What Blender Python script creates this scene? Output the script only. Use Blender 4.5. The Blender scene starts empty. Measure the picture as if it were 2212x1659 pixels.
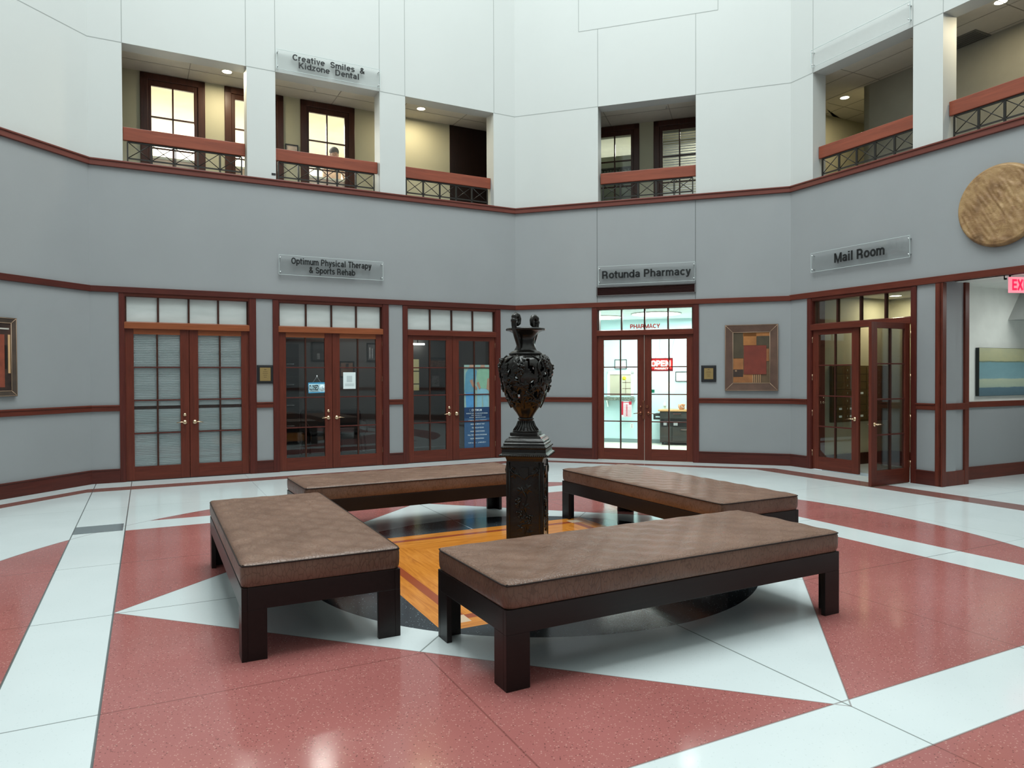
import bpy, bmesh, math, random
from mathutils import Vector, Matrix, noise
random.seed(7)
PI = math.pi
SC = bpy.context.scene
COL = SC.collection

# ------------------------------------------------------------------ camera
F_PX, HC, PITCH, ROLL = 1545.0, 1.575, -0.0124, -0.0040
cam_d = bpy.data.cameras.new('camera'); cam = bpy.data.objects.new('camera', cam_d); COL.objects.link(cam)
cam_d.sensor_width = 36.0; cam_d.sensor_fit = 'HORIZONTAL'; cam_d.lens = F_PX/2212*36.0
cam_d.clip_start = 0.05; cam_d.clip_end = 200
_fw = Vector((0, math.cos(PITCH), math.sin(PITCH))); _up = Vector((0, -math.sin(PITCH), math.cos(PITCH))); _rt = Vector((1, 0, 0))
_r = math.cos(ROLL)*_rt+math.sin(ROLL)*_up; _u = -math.sin(ROLL)*_rt+math.cos(ROLL)*_up
_m = Matrix((_r, _u, -_fw)).transposed().to_4x4(); _m.translation = Vector((0, 0, HC)); cam.matrix_world = _m
SC.camera = cam
# ------------------------------------------------------------------ exposure, sky
SC.view_settings.view_transform = 'Standard'; SC.view_settings.look = 'None'
SC.view_settings.exposure = 0.08; SC.view_settings.gamma = 1.0
SC.view_settings.use_curve_mapping = False
w = bpy.data.worlds.new('sky'); SC.world = w; w.use_nodes = True
w.node_tree.nodes['Background'].inputs[0].default_value = (0.72, 0.86, 0.9, 1)
w.node_tree.nodes['Background'].inputs[1].default_value = 0.6

def area_light(name, loc, size, power, color=(1, 1, 1), aim=(0, 0, -1), shape='DISK', size_y=None, spread=None):
    L = bpy.data.lights.new(name, 'AREA'); L.shape = shape; L.size = size
    if size_y: L.size_y = size_y
    if spread: L.spread = spread
    L.energy = power; L.color = color
    o = bpy.data.objects.new(name, L); COL.objects.link(o); o.location = loc
    o.rotation_euler = Vector(aim).to_track_quat('-Z', 'Y').to_euler()
    return o
SKY_W = 2050
area_light('skylight_daylight', (0.15, 5.85, 14.7), 10.0, SKY_W, (0.915, 1.0, 0.985))

# ------------------------------------------------------------------ helpers
def lin(c):
    c = c/255.0
    return c/12.92 if c <= 0.04045 else ((c+0.055)/1.055)**2.4
def rgb(r, g, b): return (lin(r), lin(g), lin(b), 1.0)

class E:
    """tiny expression wrapper around shader math nodes"""
    def __init__(s, nt, sock): s.nt = nt; s.s = sock
    def _m(s, op, *a):
        n = s.nt.nodes.new('ShaderNodeMath'); n.operation = op
        for i, v in enumerate((s,)+a):
            if isinstance(v, E): s.nt.links.new(v.s, n.inputs[i])
            else: n.inputs[i].default_value = v
        return E(s.nt, n.outputs[0])
    def __add__(s, o): return s._m('ADD', o)
    def __radd__(s, o): return s._m('ADD', o)
    def __sub__(s, o): return s._m('SUBTRACT', o)
    def __rsub__(s, o): return (s*-1.0)+o
    def __mul__(s, o): return s._m('MULTIPLY', o)
    def __rmul__(s, o): return s._m('MULTIPLY', o)
    def __neg__(s): return s*-1.0
    def lt(s, o): return s._m('LESS_THAN', o)
    def gt(s, o): return s._m('GREATER_THAN', o)
    def abs(s): return s._m('ABSOLUTE')
    def min(s, o): return s._m('MINIMUM', o)
    def max(s, o): return s._m('MAXIMUM', o)
    def sqrt(s): return s._m('SQRT')
    def mod(s, o): return s._m('FLOORED_MODULO', o)
    def inv(s): return 1.0-s

def mix(nt, fac, a, b):
    n = nt.nodes.new('ShaderNodeMix'); n.data_type = 'RGBA'
    fi = n.inputs[0]; ai = n.inputs[6]; bi = n.inputs[7]
    if isinstance(fac, E): nt.links.new(fac.s, fi)
    elif hasattr(fac, 'links'): nt.links.new(fac, fi)
    else: fi.default_value = fac
    for i, v in ((ai, a), (bi, b)):
        if isinstance(v, (tuple, list)): i.default_value = v
        else: nt.links.new(v, i)
    return n.outputs[2]

def newmat(name):
    m = bpy.data.materials.new(name); m.use_nodes = True
    nt = m.node_tree; b = nt.nodes['Principled BSDF']
    return m, nt, b
def objcoord(nt, scale=(1, 1, 1), kind='Object'):
    t = nt.nodes.new('ShaderNodeTexCoord'); mp = nt.nodes.new('ShaderNodeMapping')
    mp.inputs['Scale'].default_value = scale; nt.links.new(t.outputs[kind], mp.inputs[0]); return mp.outputs[0]
def tex_noise(nt, vec, scale, detail=3, rough=0.5, dist=0.0):
    n = nt.nodes.new('ShaderNodeTexNoise'); nt.links.new(vec, n.inputs['Vector'])
    n.inputs['Scale'].default_value = scale; n.inputs['Detail'].default_value = detail
    n.inputs['Roughness'].default_value = rough; n.inputs['Distortion'].default_value = dist
    return n.outputs['Fac']
def ramp(nt, fac, stops):
    n = nt.nodes.new('ShaderNodeValToRGB'); nt.links.new(fac if not isinstance(fac, E) else fac.s, n.inputs[0])
    while len(n.color_ramp.elements) < len(stops): n.color_ramp.elements.new(0.5)
    for e, (p, c) in zip(n.color_ramp.elements, stops): e.position = p; e.color = c
    return n.outputs[0]
def bump(nt, b, h, strength, dist=0.01):
    n = nt.nodes.new('ShaderNodeBump'); nt.links.new(h if not isinstance(h, E) else h.s, n.inputs['Height'])
    n.inputs['Strength'].default_value = strength; n.inputs['Distance'].default_value = dist
    nt.links.new(n.outputs[0], b.inputs['Normal'])

def plain(name, c, rough=0.5, metal=0.0, vary=0.06, vscale=3.0, coat=0.0, emit=None, estr=0.0, bmp=0.0, bscale=60):
    m, nt, b = newmat(name)
    v = objcoord(nt)
    f = tex_noise(nt, v, vscale, 4)
    c0 = tuple(x*(1-vary) for x in c[:3])+(1,); c1 = tuple(min(1, x*(1+vary)) for x in c[:3])+(1,)
    nt.links.new(ramp(nt, f, [(0.3, c0), (0.7, c1)]), b.inputs['Base Color'])
    b.inputs['Roughness'].default_value = rough; b.inputs['Metallic'].default_value = metal
    b.inputs['Coat Weight'].default_value = coat
    if emit: b.inputs['Emission Color'].default_value = emit; b.inputs['Emission Strength'].default_value = estr
    if bmp: bump(nt, b, tex_noise(nt, v, bscale, 3), bmp, 0.003)
    return m

def wood(name, ca, cb, axis='z', rough=0.38, coat=0.03, gs=1.0):
    m, nt, b = newmat(name)
    s = {'z': (14, 14, 0.9), 'x': (0.9, 14, 14), 'y': (14, 0.9, 14)}[axis]
    v = objcoord(nt, tuple(k*gs for k in s))
    f = tex_noise(nt, v, 2.2, 6, 0.62, 0.8)
    f2 = tex_noise(nt, objcoord(nt, (1.3, 1.3, 1.3)), 1.1, 2)
    c = ramp(nt, f, [(0.25, ca), (0.75, cb)])
    d = mix(nt, E(nt, f2)*0.35, c, tuple(x*0.55 for x in ca[:3])+(1,))
    nt.links.new(d, b.inputs['Base Color'])
    b.inputs['Roughness'].default_value = rough; b.inputs['Coat Weight'].default_value = coat; b.inputs['Coat Roughness'].default_value = 0.2; b.inputs['Specular IOR Level'].default_value = 0.28
    return m

class MB:
    def __init__(s): s.v = []; s.f = []; s.mi = []; s.cur = 0; s.sm = []; s.smooth = False
    def mat(s, i): s.cur = i; return s
    def add(s, vs, fs, M=None):
        o = len(s.v)
        for p in vs:
            p = Vector(p)
            s.v.append(M @ p if M else p)
        for f in fs: s.f.append([o+i for i in f]); s.mi.append(s.cur); s.sm.append(s.smooth)
        return s
    def box(s, x0, x1, y0, y1, z0, z1, M=None):
        vs = [(x, y, z) for z in (z0, z1) for y in (y0, y1) for x in (x0, x1)]
        return s.add(vs, [(0, 2, 3, 1), (4, 5, 7, 6), (0, 1, 5, 4), (2, 6, 7, 3), (0, 4, 6, 2), (1, 3, 7, 5)], M)
    def quad(s, a, b, c, d): return s.add([a, b, c, d], [(0, 1, 2, 3)])
    def prism(s, poly, z0, z1, M=None):
        n = len(poly); vs = [(x, y, z0) for x, y in poly]+[(x, y, z1) for x, y in poly]
        fs = [tuple(range(n-1, -1, -1)), tuple(range(n, 2*n))]+[(i, (i+1) % n, n+(i+1) % n, n+i) for i in range(n)]
        return s.add(vs, fs, M)
    def lathe(s, prof, seg=48, M=None, square=False, caps=True, smooth=True):
        old = s.smooth; s.smooth = smooth and not square
        if square: seg = 4
        k = math.sqrt(2) if square else 1
        vs = []; fs = []
        for r, z in prof:
            for i in range(seg):
                a = 2*PI*i/seg+(PI/4 if square else 0); vs.append((r*k*math.cos(a), r*k*math.sin(a), z))
        for j in range(len(prof)-1):
            for i in range(seg):
                i2 = (i+1) % seg; fs.append((j*seg+i, j*seg+i2, (j+1)*seg+i2, (j+1)*seg+i))
        if caps: fs.append(tuple(range(seg-1, -1, -1))); fs.append(tuple((len(prof)-1)*seg+i for i in range(seg)))
        s.add(vs, fs, M); s.smooth = old; return s
    def tube(s, pts, r, seg=8, M=None, r2=None, caps=True):
        old = s.smooth; s.smooth = True
        pts = [Vector(p) for p in pts]; n = len(pts); vs = []; fs = []
        t0 = (pts[1]-pts[0]).normalized(); up = Vector((0, 0, 1)) if abs(t0.z) < 0.9 else Vector((1, 0, 0))
        a = t0.cross(up).normalized()
        for i, p in enumerate(pts):
            t = (pts[min(i+1, n-1)]-pts[max(i-1, 0)]).normalized()
            a = (a-t*a.dot(t)).normalized(); b = t.cross(a)
            rr = (r if r2 is None else r+(r2-r)*i/(n-1)) if not callable(r) else r(i/(n-1))
            for k in range(seg):
                g = 2*PI*k/seg; vs.append(p+a*math.cos(g)*rr+b*math.sin(g)*rr)
        for i in range(n-1):
            for k in range(seg): k2 = (k+1) % seg; fs.append((i*seg+k, i*seg+k2, (i+1)*seg+k2, (i+1)*seg+k))
        if caps: fs.append(tuple(range(seg-1, -1, -1))); fs.append(tuple((n-1)*seg+k for k in range(seg)))
        s.add(vs, fs, M); s.smooth = old; return s
    def ball(s, c, r, seg=10, rings=6, M=None):
        rx, ry, rz = r if isinstance(r, (tuple, list)) else (r, r, r)
        old = s.smooth; s.smooth = True
        vs = [(c[0], c[1], c[2]-rz)]
        for j in range(1, rings):
            th = -PI/2+PI*j/rings
            for i in range(seg):
                a = 2*PI*i/seg; vs.append((c[0]+rx*math.cos(th)*math.cos(a), c[1]+ry*math.cos(th)*math.sin(a), c[2]+rz*math.sin(th)))
        vs.append((c[0], c[1], c[2]+rz)); L = len(vs)-1
        fs = [(0, 1+(i+1) % seg, 1+i) for i in range(seg)]
        for j in range(rings-2):
            for i in range(seg):
                i2 = (i+1) % seg; fs.append((1+j*seg+i, 1+j*seg+i2, 1+(j+1)*seg+i2, 1+(j+1)*seg+i))
        b = 1+(rings-2)*seg; fs += [(b+i, b+(i+1) % seg, L) for i in range(seg)]
        s.add(vs, fs, M); s.smooth = old; return s
    def build(s, name, mats, parent=None, loc=None, bevel=0.0, segs=2, label=None):
        me = bpy.data.meshes.new(name); me.from_pydata([tuple(p) for p in s.v], [], s.f)
        if not isinstance(mats, (list, tuple)): mats = [mats]
        for m in mats: me.materials.append(m)
        me.polygons.foreach_set('material_index', s.mi); me.polygons.foreach_set('use_smooth', s.sm); me.update()
        o = bpy.data.objects.new(name, me); COL.objects.link(o)
        if parent: o.parent = parent
        if loc: o.location = loc
        if bevel:
            bv = o.modifiers.new('bevel', 'BEVEL'); bv.width = bevel; bv.segments = segs; bv.limit_method = 'ANGLE'; bv.angle_limit = 0.7
        if label: o['label'] = label
        return o

def thing(name, label, cat, M=None, group=None):
    o = bpy.data.objects.new(name, None); COL.objects.link(o); o.empty_display_size = 0.1
    if M is not None: o.matrix_world = M
    o['label'] = label; o['category'] = cat
    if group: o['group'] = group
    return o
def tag(o, label, cat, group=None):
    o['label'] = label; o['category'] = cat
    if group: o['group'] = group
    return o
def struct(o): o['kind'] = 'structure'; return o
def sroot(name, M):
    o = bpy.data.objects.new(name, None); COL.objects.link(o); o.empty_display_size = 0.1; o.matrix_world = M; o['kind'] = 'structure'; return o

def copy_tree(o, parent=None):
    c = o.copy(); COL.objects.link(c); c.parent = parent
    for ch in list(o.children): copy_tree(ch, c)
    return c

# lettering: lies in the local (x, z) plane facing -y, fitted to a width and a cap height
_cap = {}
def lettering(text, x0, x1, zbase, cap, m, parent, y=0.0, depth=0.006, bold=0.0, name='lettering'):
    cu = bpy.data.curves.new('t', 'FONT'); cu.body = text; cu.size = 1.0; cu.extrude = 0.5; cu.offset = bold
    cu.resolution_u = 4
    ob = bpy.data.objects.new('t', cu); COL.objects.link(ob)
    dg = bpy.context.evaluated_depsgraph_get(); dg.update()
    me = bpy.data.meshes.new_from_object(ob.evaluated_get(dg)); bpy.data.objects.remove(ob)
    xs = [v.co.x for v in me.vertices]; mn, mx = min(xs), max(xs); capu = 0.73
    sx = (x1-x0)/(mx-mn); sz = cap/capu
    for v in me.vertices:
        x, yy, z = v.co; v.co = (x0+(x-mn)*sx, y-z*depth, zbase+yy*sz)
    me.materials.clear(); me.materials.append(m)
    for p in me.polygons: p.material_index = 0
    me.name = name
    o = bpy.data.objects.new(name, me); COL.objects.link(o); o.parent = parent
    return o

# bold sans letters drawn as thick strokes (cap height 1, x height 0.74)
def _arc(cx, cy, rx, ry, a0, a1, n=14):
    return [(cx+rx*math.cos(math.radians(a0+(a1-a0)*k/n)), cy+ry*math.sin(math.radians(a0+(a1-a0)*k/n))) for k in range(n+1)]
def _glyphs():
    h = 0.085; X = 0.655; G = {}
    O = lambda cx=0.30: _arc(cx, 0.37, 0.215, 0.285, 0, 360, 26)
    G['o'] = (0.60, [O()]); G['e'] = (0.60, [_arc(0.30, 0.37, 0.215, 0.285, 0, 318, 22), [(0.09, 0.37), (0.515, 0.37)]]); G['c'] = (0.56, [_arc(0.30, 0.37, 0.215, 0.285, 42, 318, 20)])
    G['a'] = (0.58, [_arc(0.28, 0.49, 0.17, 0.165, 165, 0, 12)+[(0.45, 0.0)], _arc(0.27, 0.235, 0.17, 0.15, 90, 350, 16), [(0.26, 0.385), (0.45, 0.40)]])
    G['n'] = (0.56, [[(h, 0), (h, 0.74)], [(h, 0.42)]+_arc(0.275, 0.44, 0.19, 0.215, 165, 0, 12)+[(0.465, 0)]])
    G['m'] = (0.86, [[(h, 0), (h, 0.74)], _arc(0.255, 0.46, 0.165, 0.195, 165, 0, 12)+[(0.42, 0)], _arc(0.595, 0.46, 0.165, 0.195, 165, 0, 12)+[(0.76, 0)]])
    G['r'] = (0.38, [[(h, 0), (h, 0.74)], _arc(0.30, 0.42, 0.20, 0.235, 170, 80, 8)]); G['u'] = (0.56, [[(0.465, 0), (0.465, 0.74)], [(h, 0.74)]+_arc(0.275, 0.30, 0.19, 0.215, 180, 345, 12)])
    G['h'] = (0.56, [[(h, 0), (h, 1)]]+G['n'][1][1:]); G['i'] = (0.27, [[(0.12, 0), (0.12, 0.74)], [(0.12, 0.85), (0.12, 1.0)]]); G['l'] = (0.27, [[(0.12, 0), (0.12, 1)]])
    G['t'] = (0.36, [[(0.14, 0.94), (0.14, 0.22)]+_arc(0.25, 0.20, 0.11, 0.12, 180, 290, 6), [(-0.05, X), (0.36, X)]])
    G['s'] = (0.54, [_arc(0.27, 0.505, 0.17, 0.15, 20, 240, 12)+_arc(0.26, 0.225, 0.185, 0.14, 75, -155, 12)])
    G['d'] = (0.60, [O(0.285), [(0.50, 0), (0.50, 1)]]); G['b'] = (0.60, [O(0.305), [(h, 0), (h, 1)]]); G['p'] = (0.60, [O(0.305), [(h, -0.25), (h, 0.74)]])
    G['v'] = (0.52, [[(0.06, 0.74), (0.26, 0.03), (0.46, 0.74)]]); G['y'] = (0.52, [[(0.06, 0.74), (0.27, 0.05)], [(0.46, 0.74), (0.24, -0.08), (0.15, -0.165), (0.04, -0.165)]])
    G['z'] = (0.52, [[(0.03, X), (0.42, X), (0.07, h), (0.46, h)]])
    G['C'] = (0.74, [_arc(0.38, 0.5, 0.29, 0.415, 38, 322, 24)]); G['O'] = (0.78, [_arc(0.39, 0.5, 0.30, 0.415, 0, 360, 32)]); G['S'] = (0.68, [_arc(0.33, 0.695, 0.22, 0.22, 15, 245, 14)+_arc(0.33, 0.295, 0.24, 0.21, 75, -165, 14)])
    G['K'] = (0.72, [[(h, 0), (h, 1)], [(0.60, 1.0), (h, 0.36)], [(0.26, 0.55), (0.63, 0)]]); G['D'] = (0.74, [[(h, 0), (h, 1)], [(h, 0.915)]+_arc(0.30, 0.5, 0.31, 0.415, 90, -90, 18)+[(h, 0.085)]])
    G['P'] = (0.67, [[(h, 0), (h, 1)], [(h, 0.915)]+_arc(0.33, 0.68, 0.21, 0.235, 90, -90, 12)+[(h, 0.445)]]); G['R'] = (0.72, G['P'][1]+[_arc(0.36, 0.27, 0.19, 0.175, 90, 0, 6)+[(0.56, 0.0)]])
    G['T'] = (0.62, [[(0.0, 0.915), (0.60, 0.915)], [(0.30, 0), (0.30, 1)]]); G['M'] = (0.86, [[(h, 0), (h, 1)], [(0.76, 0), (0.76, 1)], [(0.10, 0.96), (0.42, 0.05), (0.745, 0.96)]])
    G['&'] = (0.70, [[(0.62, 0.02), (0.20, 0.62)]+_arc(0.30, 0.78, 0.13, 0.14, 190, -50, 12)+[(0.22, 0.47)]+_arc(0.27, 0.27, 0.19, 0.185, 110, 290, 12)+[(0.50, 0.22), (0.60, 0.45)]])
    G['H'] = (0.72, [[(h, 0), (h, 1)], [(0.62, 0), (0.62, 1)], [(h, 0.5), (0.62, 0.5)]]); G['A'] = (0.72, [[(0.05, 0), (0.35, 0.97), (0.66, 0)], [(0.17, 0.30), (0.53, 0.30)]])
    G['Y'] = (0.68, [[(0.33, 0), (0.33, 0.45)], [(0.03, 1), (0.33, 0.42), (0.63, 1)]]); G['E'] = (0.64, [[(0.58, 0.915), (h, 0.915), (h, 0.085), (0.59, 0.085)], [(h, 0.51), (0.55, 0.51)]])
    G['N'] = (0.72, [[(h, 0), (h, 1)], [(0.62, 0), (0.62, 1)], [(0.11, 0.95), (0.60, 0.05)]]); G['L'] = (0.60, [[(h, 1), (h, 0.085), (0.55, 0.085)]]); G['I'] = (0.27, [[(0.12, 0), (0.12, 1)]]); G['X'] = (0.68, [[(0.04, 0), (0.60, 1)], [(0.60, 0), (0.04, 1)]])
    G[' '] = (0.30, [])
    return G
GLY = _glyphs()
def sign_letters(text, x0, x1, zbase, cap, m, parent, y=0.0, depth=0.004, wt=0.19, name='lettering'):
    gap = 0.055; wd = sum(GLY[c][0]+gap for c in text)-gap; sx = (x1-x0)/wd; mb = MB(); cx = 0.0
    for c in text:
        w_, strokes = GLY[c]
        for st in strokes:
            closed = len(st) > 3 and math.dist(st[0], st[-1]) < 1e-6; pts = st[:-1] if closed else st; n = len(pts); L_, R_ = [], []
            for i, p in enumerate(pts):
                a = pts[(i-1) % n] if (closed or i > 0) else p; b2 = pts[(i+1) % n] if (closed or i < n-1) else p
                d1 = Vector((p[0]-a[0], p[1]-a[1])); d2 = Vector((b2[0]-p[0], b2[1]-p[1]))
                if d1.length < 1e-9: d1 = d2
                if d2.length < 1e-9: d2 = d1
                d1 = d1.normalized(); d2 = d2.normalized(); tdir = (d1+d2).normalized() if (d1+d2).length > 1e-6 else d1
                k = 1/max(0.45, tdir.dot(d1)); nx, ny = -tdir.y*wt/2*k, tdir.x*wt/2*k
                L_.append((cx+p[0]+nx, p[1]+ny)); R_.append((cx+p[0]-nx, p[1]-ny))
            vs = []; 
            for yy in (0.0, -depth):
                for q in L_+R_: vs.append((x0+q[0]*sx, y+yy, zbase+q[1]*cap))
            fs = []; rng = range(n) if closed else range(n-1)
            for i in rng:
                j = (i+1) % n; fs += [(2*n+i, 2*n+j, 3*n+j, 3*n+i), (i, n+i, n+j, j), (i, j, 2*n+j, 2*n+i), (n+i, 3*n+i, 3*n+j, n+j)]
            if not closed: fs += [(0, 2*n, 3*n, n), (n-1, 2*n-1, 4*n-1, 3*n-1)]
            mb.add(vs, fs)
        cx += w_+gap
    return mb.build(name, m, parent)

# ------------------------------------------------------------------ materials
M_ = {}
M_['white'] = plain('upper_wall_paint', (0.505, 0.522, 0.512, 1), 0.6, vary=0.015, vscale=0.8)
M_['grey'] = plain('grey_wall_covering', (0.27, 0.282, 0.292, 1), 0.6, vary=0.03, vscale=0.9, bmp=0.05, bscale=250)
M_['cream'] = plain('corridor_paint', (0.40, 0.385, 0.28, 1), 0.65, vary=0.02, vscale=1)
M_['tile'] = plain('ceiling_tile', (0.62, 0.59, 0.52, 1), 0.8, vary=0.03, vscale=9, bmp=0.05)
M_['joint'] = plain('wall_joint_line', (0.30, 0.32, 0.31, 1), 0.8)
M_['jointd'] = plain('wall_joint_line_dark', (0.07, 0.08, 0.08, 1), 0.8)
M_['jointw'] = plain('ceiling_joint_line', (0.33, 0.31, 0.27, 1), 0.8)
A_, B_ = (0.080, 0.017, 0.010, 1), (0.165, 0.034, 0.019, 1)
M_['wz'] = wood('mahogany_upright', A_, B_, 'z')
M_['wx'] = wood('mahogany_rail', A_, B_, 'x')
M_['wc'] = wood('mahogany_casing', (0.062, 0.013, 0.010, 1), (0.125, 0.024, 0.016, 1), 'z')
M_['wcx'] = wood('mahogany_dark_rail', (0.055, 0.012, 0.009, 1), (0.105, 0.022, 0.015, 1), 'x')
M_['wl'] = wood('mahogany_toplit', (0.20, 0.055, 0.02, 1), (0.34, 0.10, 0.04, 1), 'x', 0.32)  # mahogany lightened: light on the up-facing rails painted into the colour
M_['wr'] = wood('railing_cherry', (0.17, 0.04, 0.022, 1), (0.33, 0.085, 0.045, 1), 'x', 0.4, 0.1, 0.6)
M_['wt'] = wood('balcony_trim_wood', (0.12, 0.03, 0.022, 1), (0.17, 0.045, 0.032, 1), 'x', 0.45, 0.1)
M_['wd'] = wood('dark_door_wood', (0.03, 0.010, 0.007, 1), (0.075, 0.024, 0.014, 1), 'z', 0.35)
M_['bench_wood'] = wood('bench_espresso_wood', (0.010, 0.006, 0.0055, 1), (0.017, 0.010, 0.009, 1), 'x', 0.36, 0.05)
M_['iron'] = plain('black_iron', (0.018, 0.016, 0.014, 1), 0.45, 0.3)
M_['brass'] = plain('satin_brass', (0.72, 0.52, 0.34, 1), 0.25, 1.0, vary=0.03)
M_['bronze'] = plain('old_bronze_hardware', (0.20, 0.07, 0.04, 1), 0.35, 0.8)
M_['chrome'] = plain('chrome', (0.75, 0.78, 0.78, 1), 0.15, 1.0, vary=0.02)
M_['black'] = plain('black_letters', (0.008, 0.009, 0.010, 1), 0.35)
M_['blackp'] = plain('black_plastic', (0.012, 0.012, 0.014, 1), 0.35)
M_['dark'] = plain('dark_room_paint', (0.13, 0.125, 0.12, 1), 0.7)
M_['darkfl'] = plain('dark_carpet', (0.05, 0.05, 0.05, 1), 0.9)
M_['darkfab'] = plain('black_upholstery', (0.008, 0.008, 0.010, 1), 0.6)
M_['paper'] = plain('white_paper', (0.75, 0.84, 0.84, 1), 0.6, vary=0.02)
M_['grey2'] = plain('printed_grey', (0.35, 0.37, 0.38, 1), 0.6)
M_['lamp'] = plain('lamp_glow', (1, 1, 1, 1), 0.5, vary=0, emit=(1.0, 0.93, 0.74, 1), estr=9.0)
M_['lampw'] = plain('lamp_glow_white', (1, 1, 1, 1), 0.5, vary=0, emit=(1.0, 0.99, 0.92, 1), estr=6.0)
M_['ltrim'] = plain('lamp_trim_white', (0.7, 0.69, 0.62, 1), 0.5)
M_['gold'] = plain('gold_plate', (0.36, 0.25, 0.10, 1), 0.35, 0.5)
M_['goldt'] = plain('engraved_letters', (0.12, 0.07, 0.03, 1), 0.5)

def glass_mat(name, tint=(0.9, 0.95, 0.95, 1), refl=1.0, haze=0.0, hazecol=(0.5, 0.55, 0.55, 1)):
    m = bpy.data.materials.new(name); m.use_nodes = True; nt = m.node_tree; nt.nodes.clear()
    out = nt.nodes.new('ShaderNodeOutputMaterial'); tr = nt.nodes.new('ShaderNodeBsdfTransparent'); gl = nt.nodes.new('ShaderNodeBsdfGlossy')
    tr.inputs[0].default_value = tint; gl.inputs['Roughness'].default_value = 0.02
    fr = nt.nodes.new('ShaderNodeFresnel'); fr.inputs[0].default_value = 1.5
    sc = nt.nodes.new('ShaderNodeMath'); sc.operation = 'MULTIPLY'; sc.inputs[1].default_value = refl; nt.links.new(fr.outputs[0], sc.inputs[0])
    mx = nt.nodes.new('ShaderNodeMixShader'); nt.links.new(sc.outputs[0], mx.inputs[0]); nt.links.new(tr.outputs[0], mx.inputs[1]); nt.links.new(gl.outputs[0], mx.inputs[2])
    last = mx.outputs[0]
    if haze:
        df = nt.nodes.new('ShaderNodeBsdfDiffuse'); df.inputs[0].default_value = hazecol
        m2 = nt.nodes.new('ShaderNodeMixShader'); m2.inputs[0].default_value = haze
        nt.links.new(last, m2.inputs[1]); nt.links.new(df.outputs[0], m2.inputs[2]); last = m2.outputs[0]
    nt.links.new(last, out.inputs[0]); return m
M_['glass'] = glass_mat('door_glass', (0.93, 0.95, 0.95, 1), 1.5)
M_['glassf'] = glass_mat('filmed_glass', (0.99, 1.0, 1.0, 1), 0.9)
M_['glassc'] = glass_mat('clear_glass', (0.95, 0.98, 0.98, 1), 0.8)
M_['acryl'] = glass_mat('acrylic_panel', (0.985, 0.99, 0.99, 1), 0.45, 0.02, (0.8, 0.85, 0.85, 1))
M_['acryle'] = plain('acrylic_edge', (0.62, 0.70, 0.70, 1), 0.2)
m, nt, b = newmat('frosted_pane'); v = objcoord(nt, (1.0, 1.0, 5.0))
nt.links.new(ramp(nt, tex_noise(nt, v, 1.6, 4), [(0.3, (0.48, 0.52, 0.51, 1)), (0.7, (0.60, 0.64, 0.63, 1))]), b.inputs['Base Color'])
b.inputs['Roughness'].default_value = 0.35; b.inputs['Coat Weight'].default_value = 0.6; M_['frost'] = m
m, nt, b = newmat('pale_blind'); v = objcoord(nt, (0.6, 1.0, 6.0))
nt.links.new(ramp(nt, tex_noise(nt, v, 1.5, 5), [(0.3, (0.62, 0.72, 0.73, 1)), (0.7, (0.82, 0.90, 0.92, 1))]), b.inputs['Base Color'])
b.inputs['Roughness'].default_value = 0.4; b.inputs['Coat Weight'].default_value = 0.3; M_['blind'] = m

# ------------------------------------------------------------------ plan of the rotunda (an octagon)
C1 = Vector((-6.1743, 10.4782)); C2 = Vector((0.0723, 13.8152)); C3 = Vector((4.7770, 12.2576))
uA = Vector((0.2995, 0.9541)); uD = Vector((0.44807, -0.89400))
C0 = C1-uA*4.956; C4 = C3+uD*7.08
OC = (C0+C4)/2
V = [C0, C1, C2, C3, C4]+[2*OC-p for p in (C1, C2, C3)]
class Fr:
    """wall frame: x along the wall, y into the wall, z up"""
    def __init__(s, p, q):
        s.o = p.copy(); d = (q-p); s.L = d.length; s.u = d/s.L; s.n = Vector((-s.u.y, s.u.x))
    def M(s, x=0, y=0, z=0, rz=0):
        m = Matrix(((s.u.x, s.n.x, 0, 0), (s.u.y, s.n.y, 0, 0), (0, 0, 1, 0), (0, 0, 0, 1)))
        p = s.o+s.u*x+s.n*y; m.translation = Vector((p.x, p.y, z)) if False else Vector((0, 0, 0))
        return Matrix.Translation((p.x, p.y, z)) @ m @ Matrix.Rotation(rz, 4, 'Z')
    def at(s, x, y): return s.o+s.u*x+s.n*y
W = [Fr(V[i], V[(i+1) % 8]) for i in range(8)]
A, B, C, D = W[0], W[1], W[2], W[3]
A.L0 = 4.956
def cross2(f1, y1, f2, y2):
    p = f1.at(0, y1); q = f2.at(0, y2); d = f1.u.x*f2.u.y-f1.u.y*f2.u.x
    t = ((q.x-p.x)*f2.u.y-(q.y-p.y)*f2.u.x)/d
    return p+f1.u*t
DU = [0.44, 2.66, 4.88]; DW = 1.77
ZB0, ZB1 = 4.77, 6.54; TH = 0.30
DOORH, TRB, TRT = 2.31, 2.40, 2.80

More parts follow.
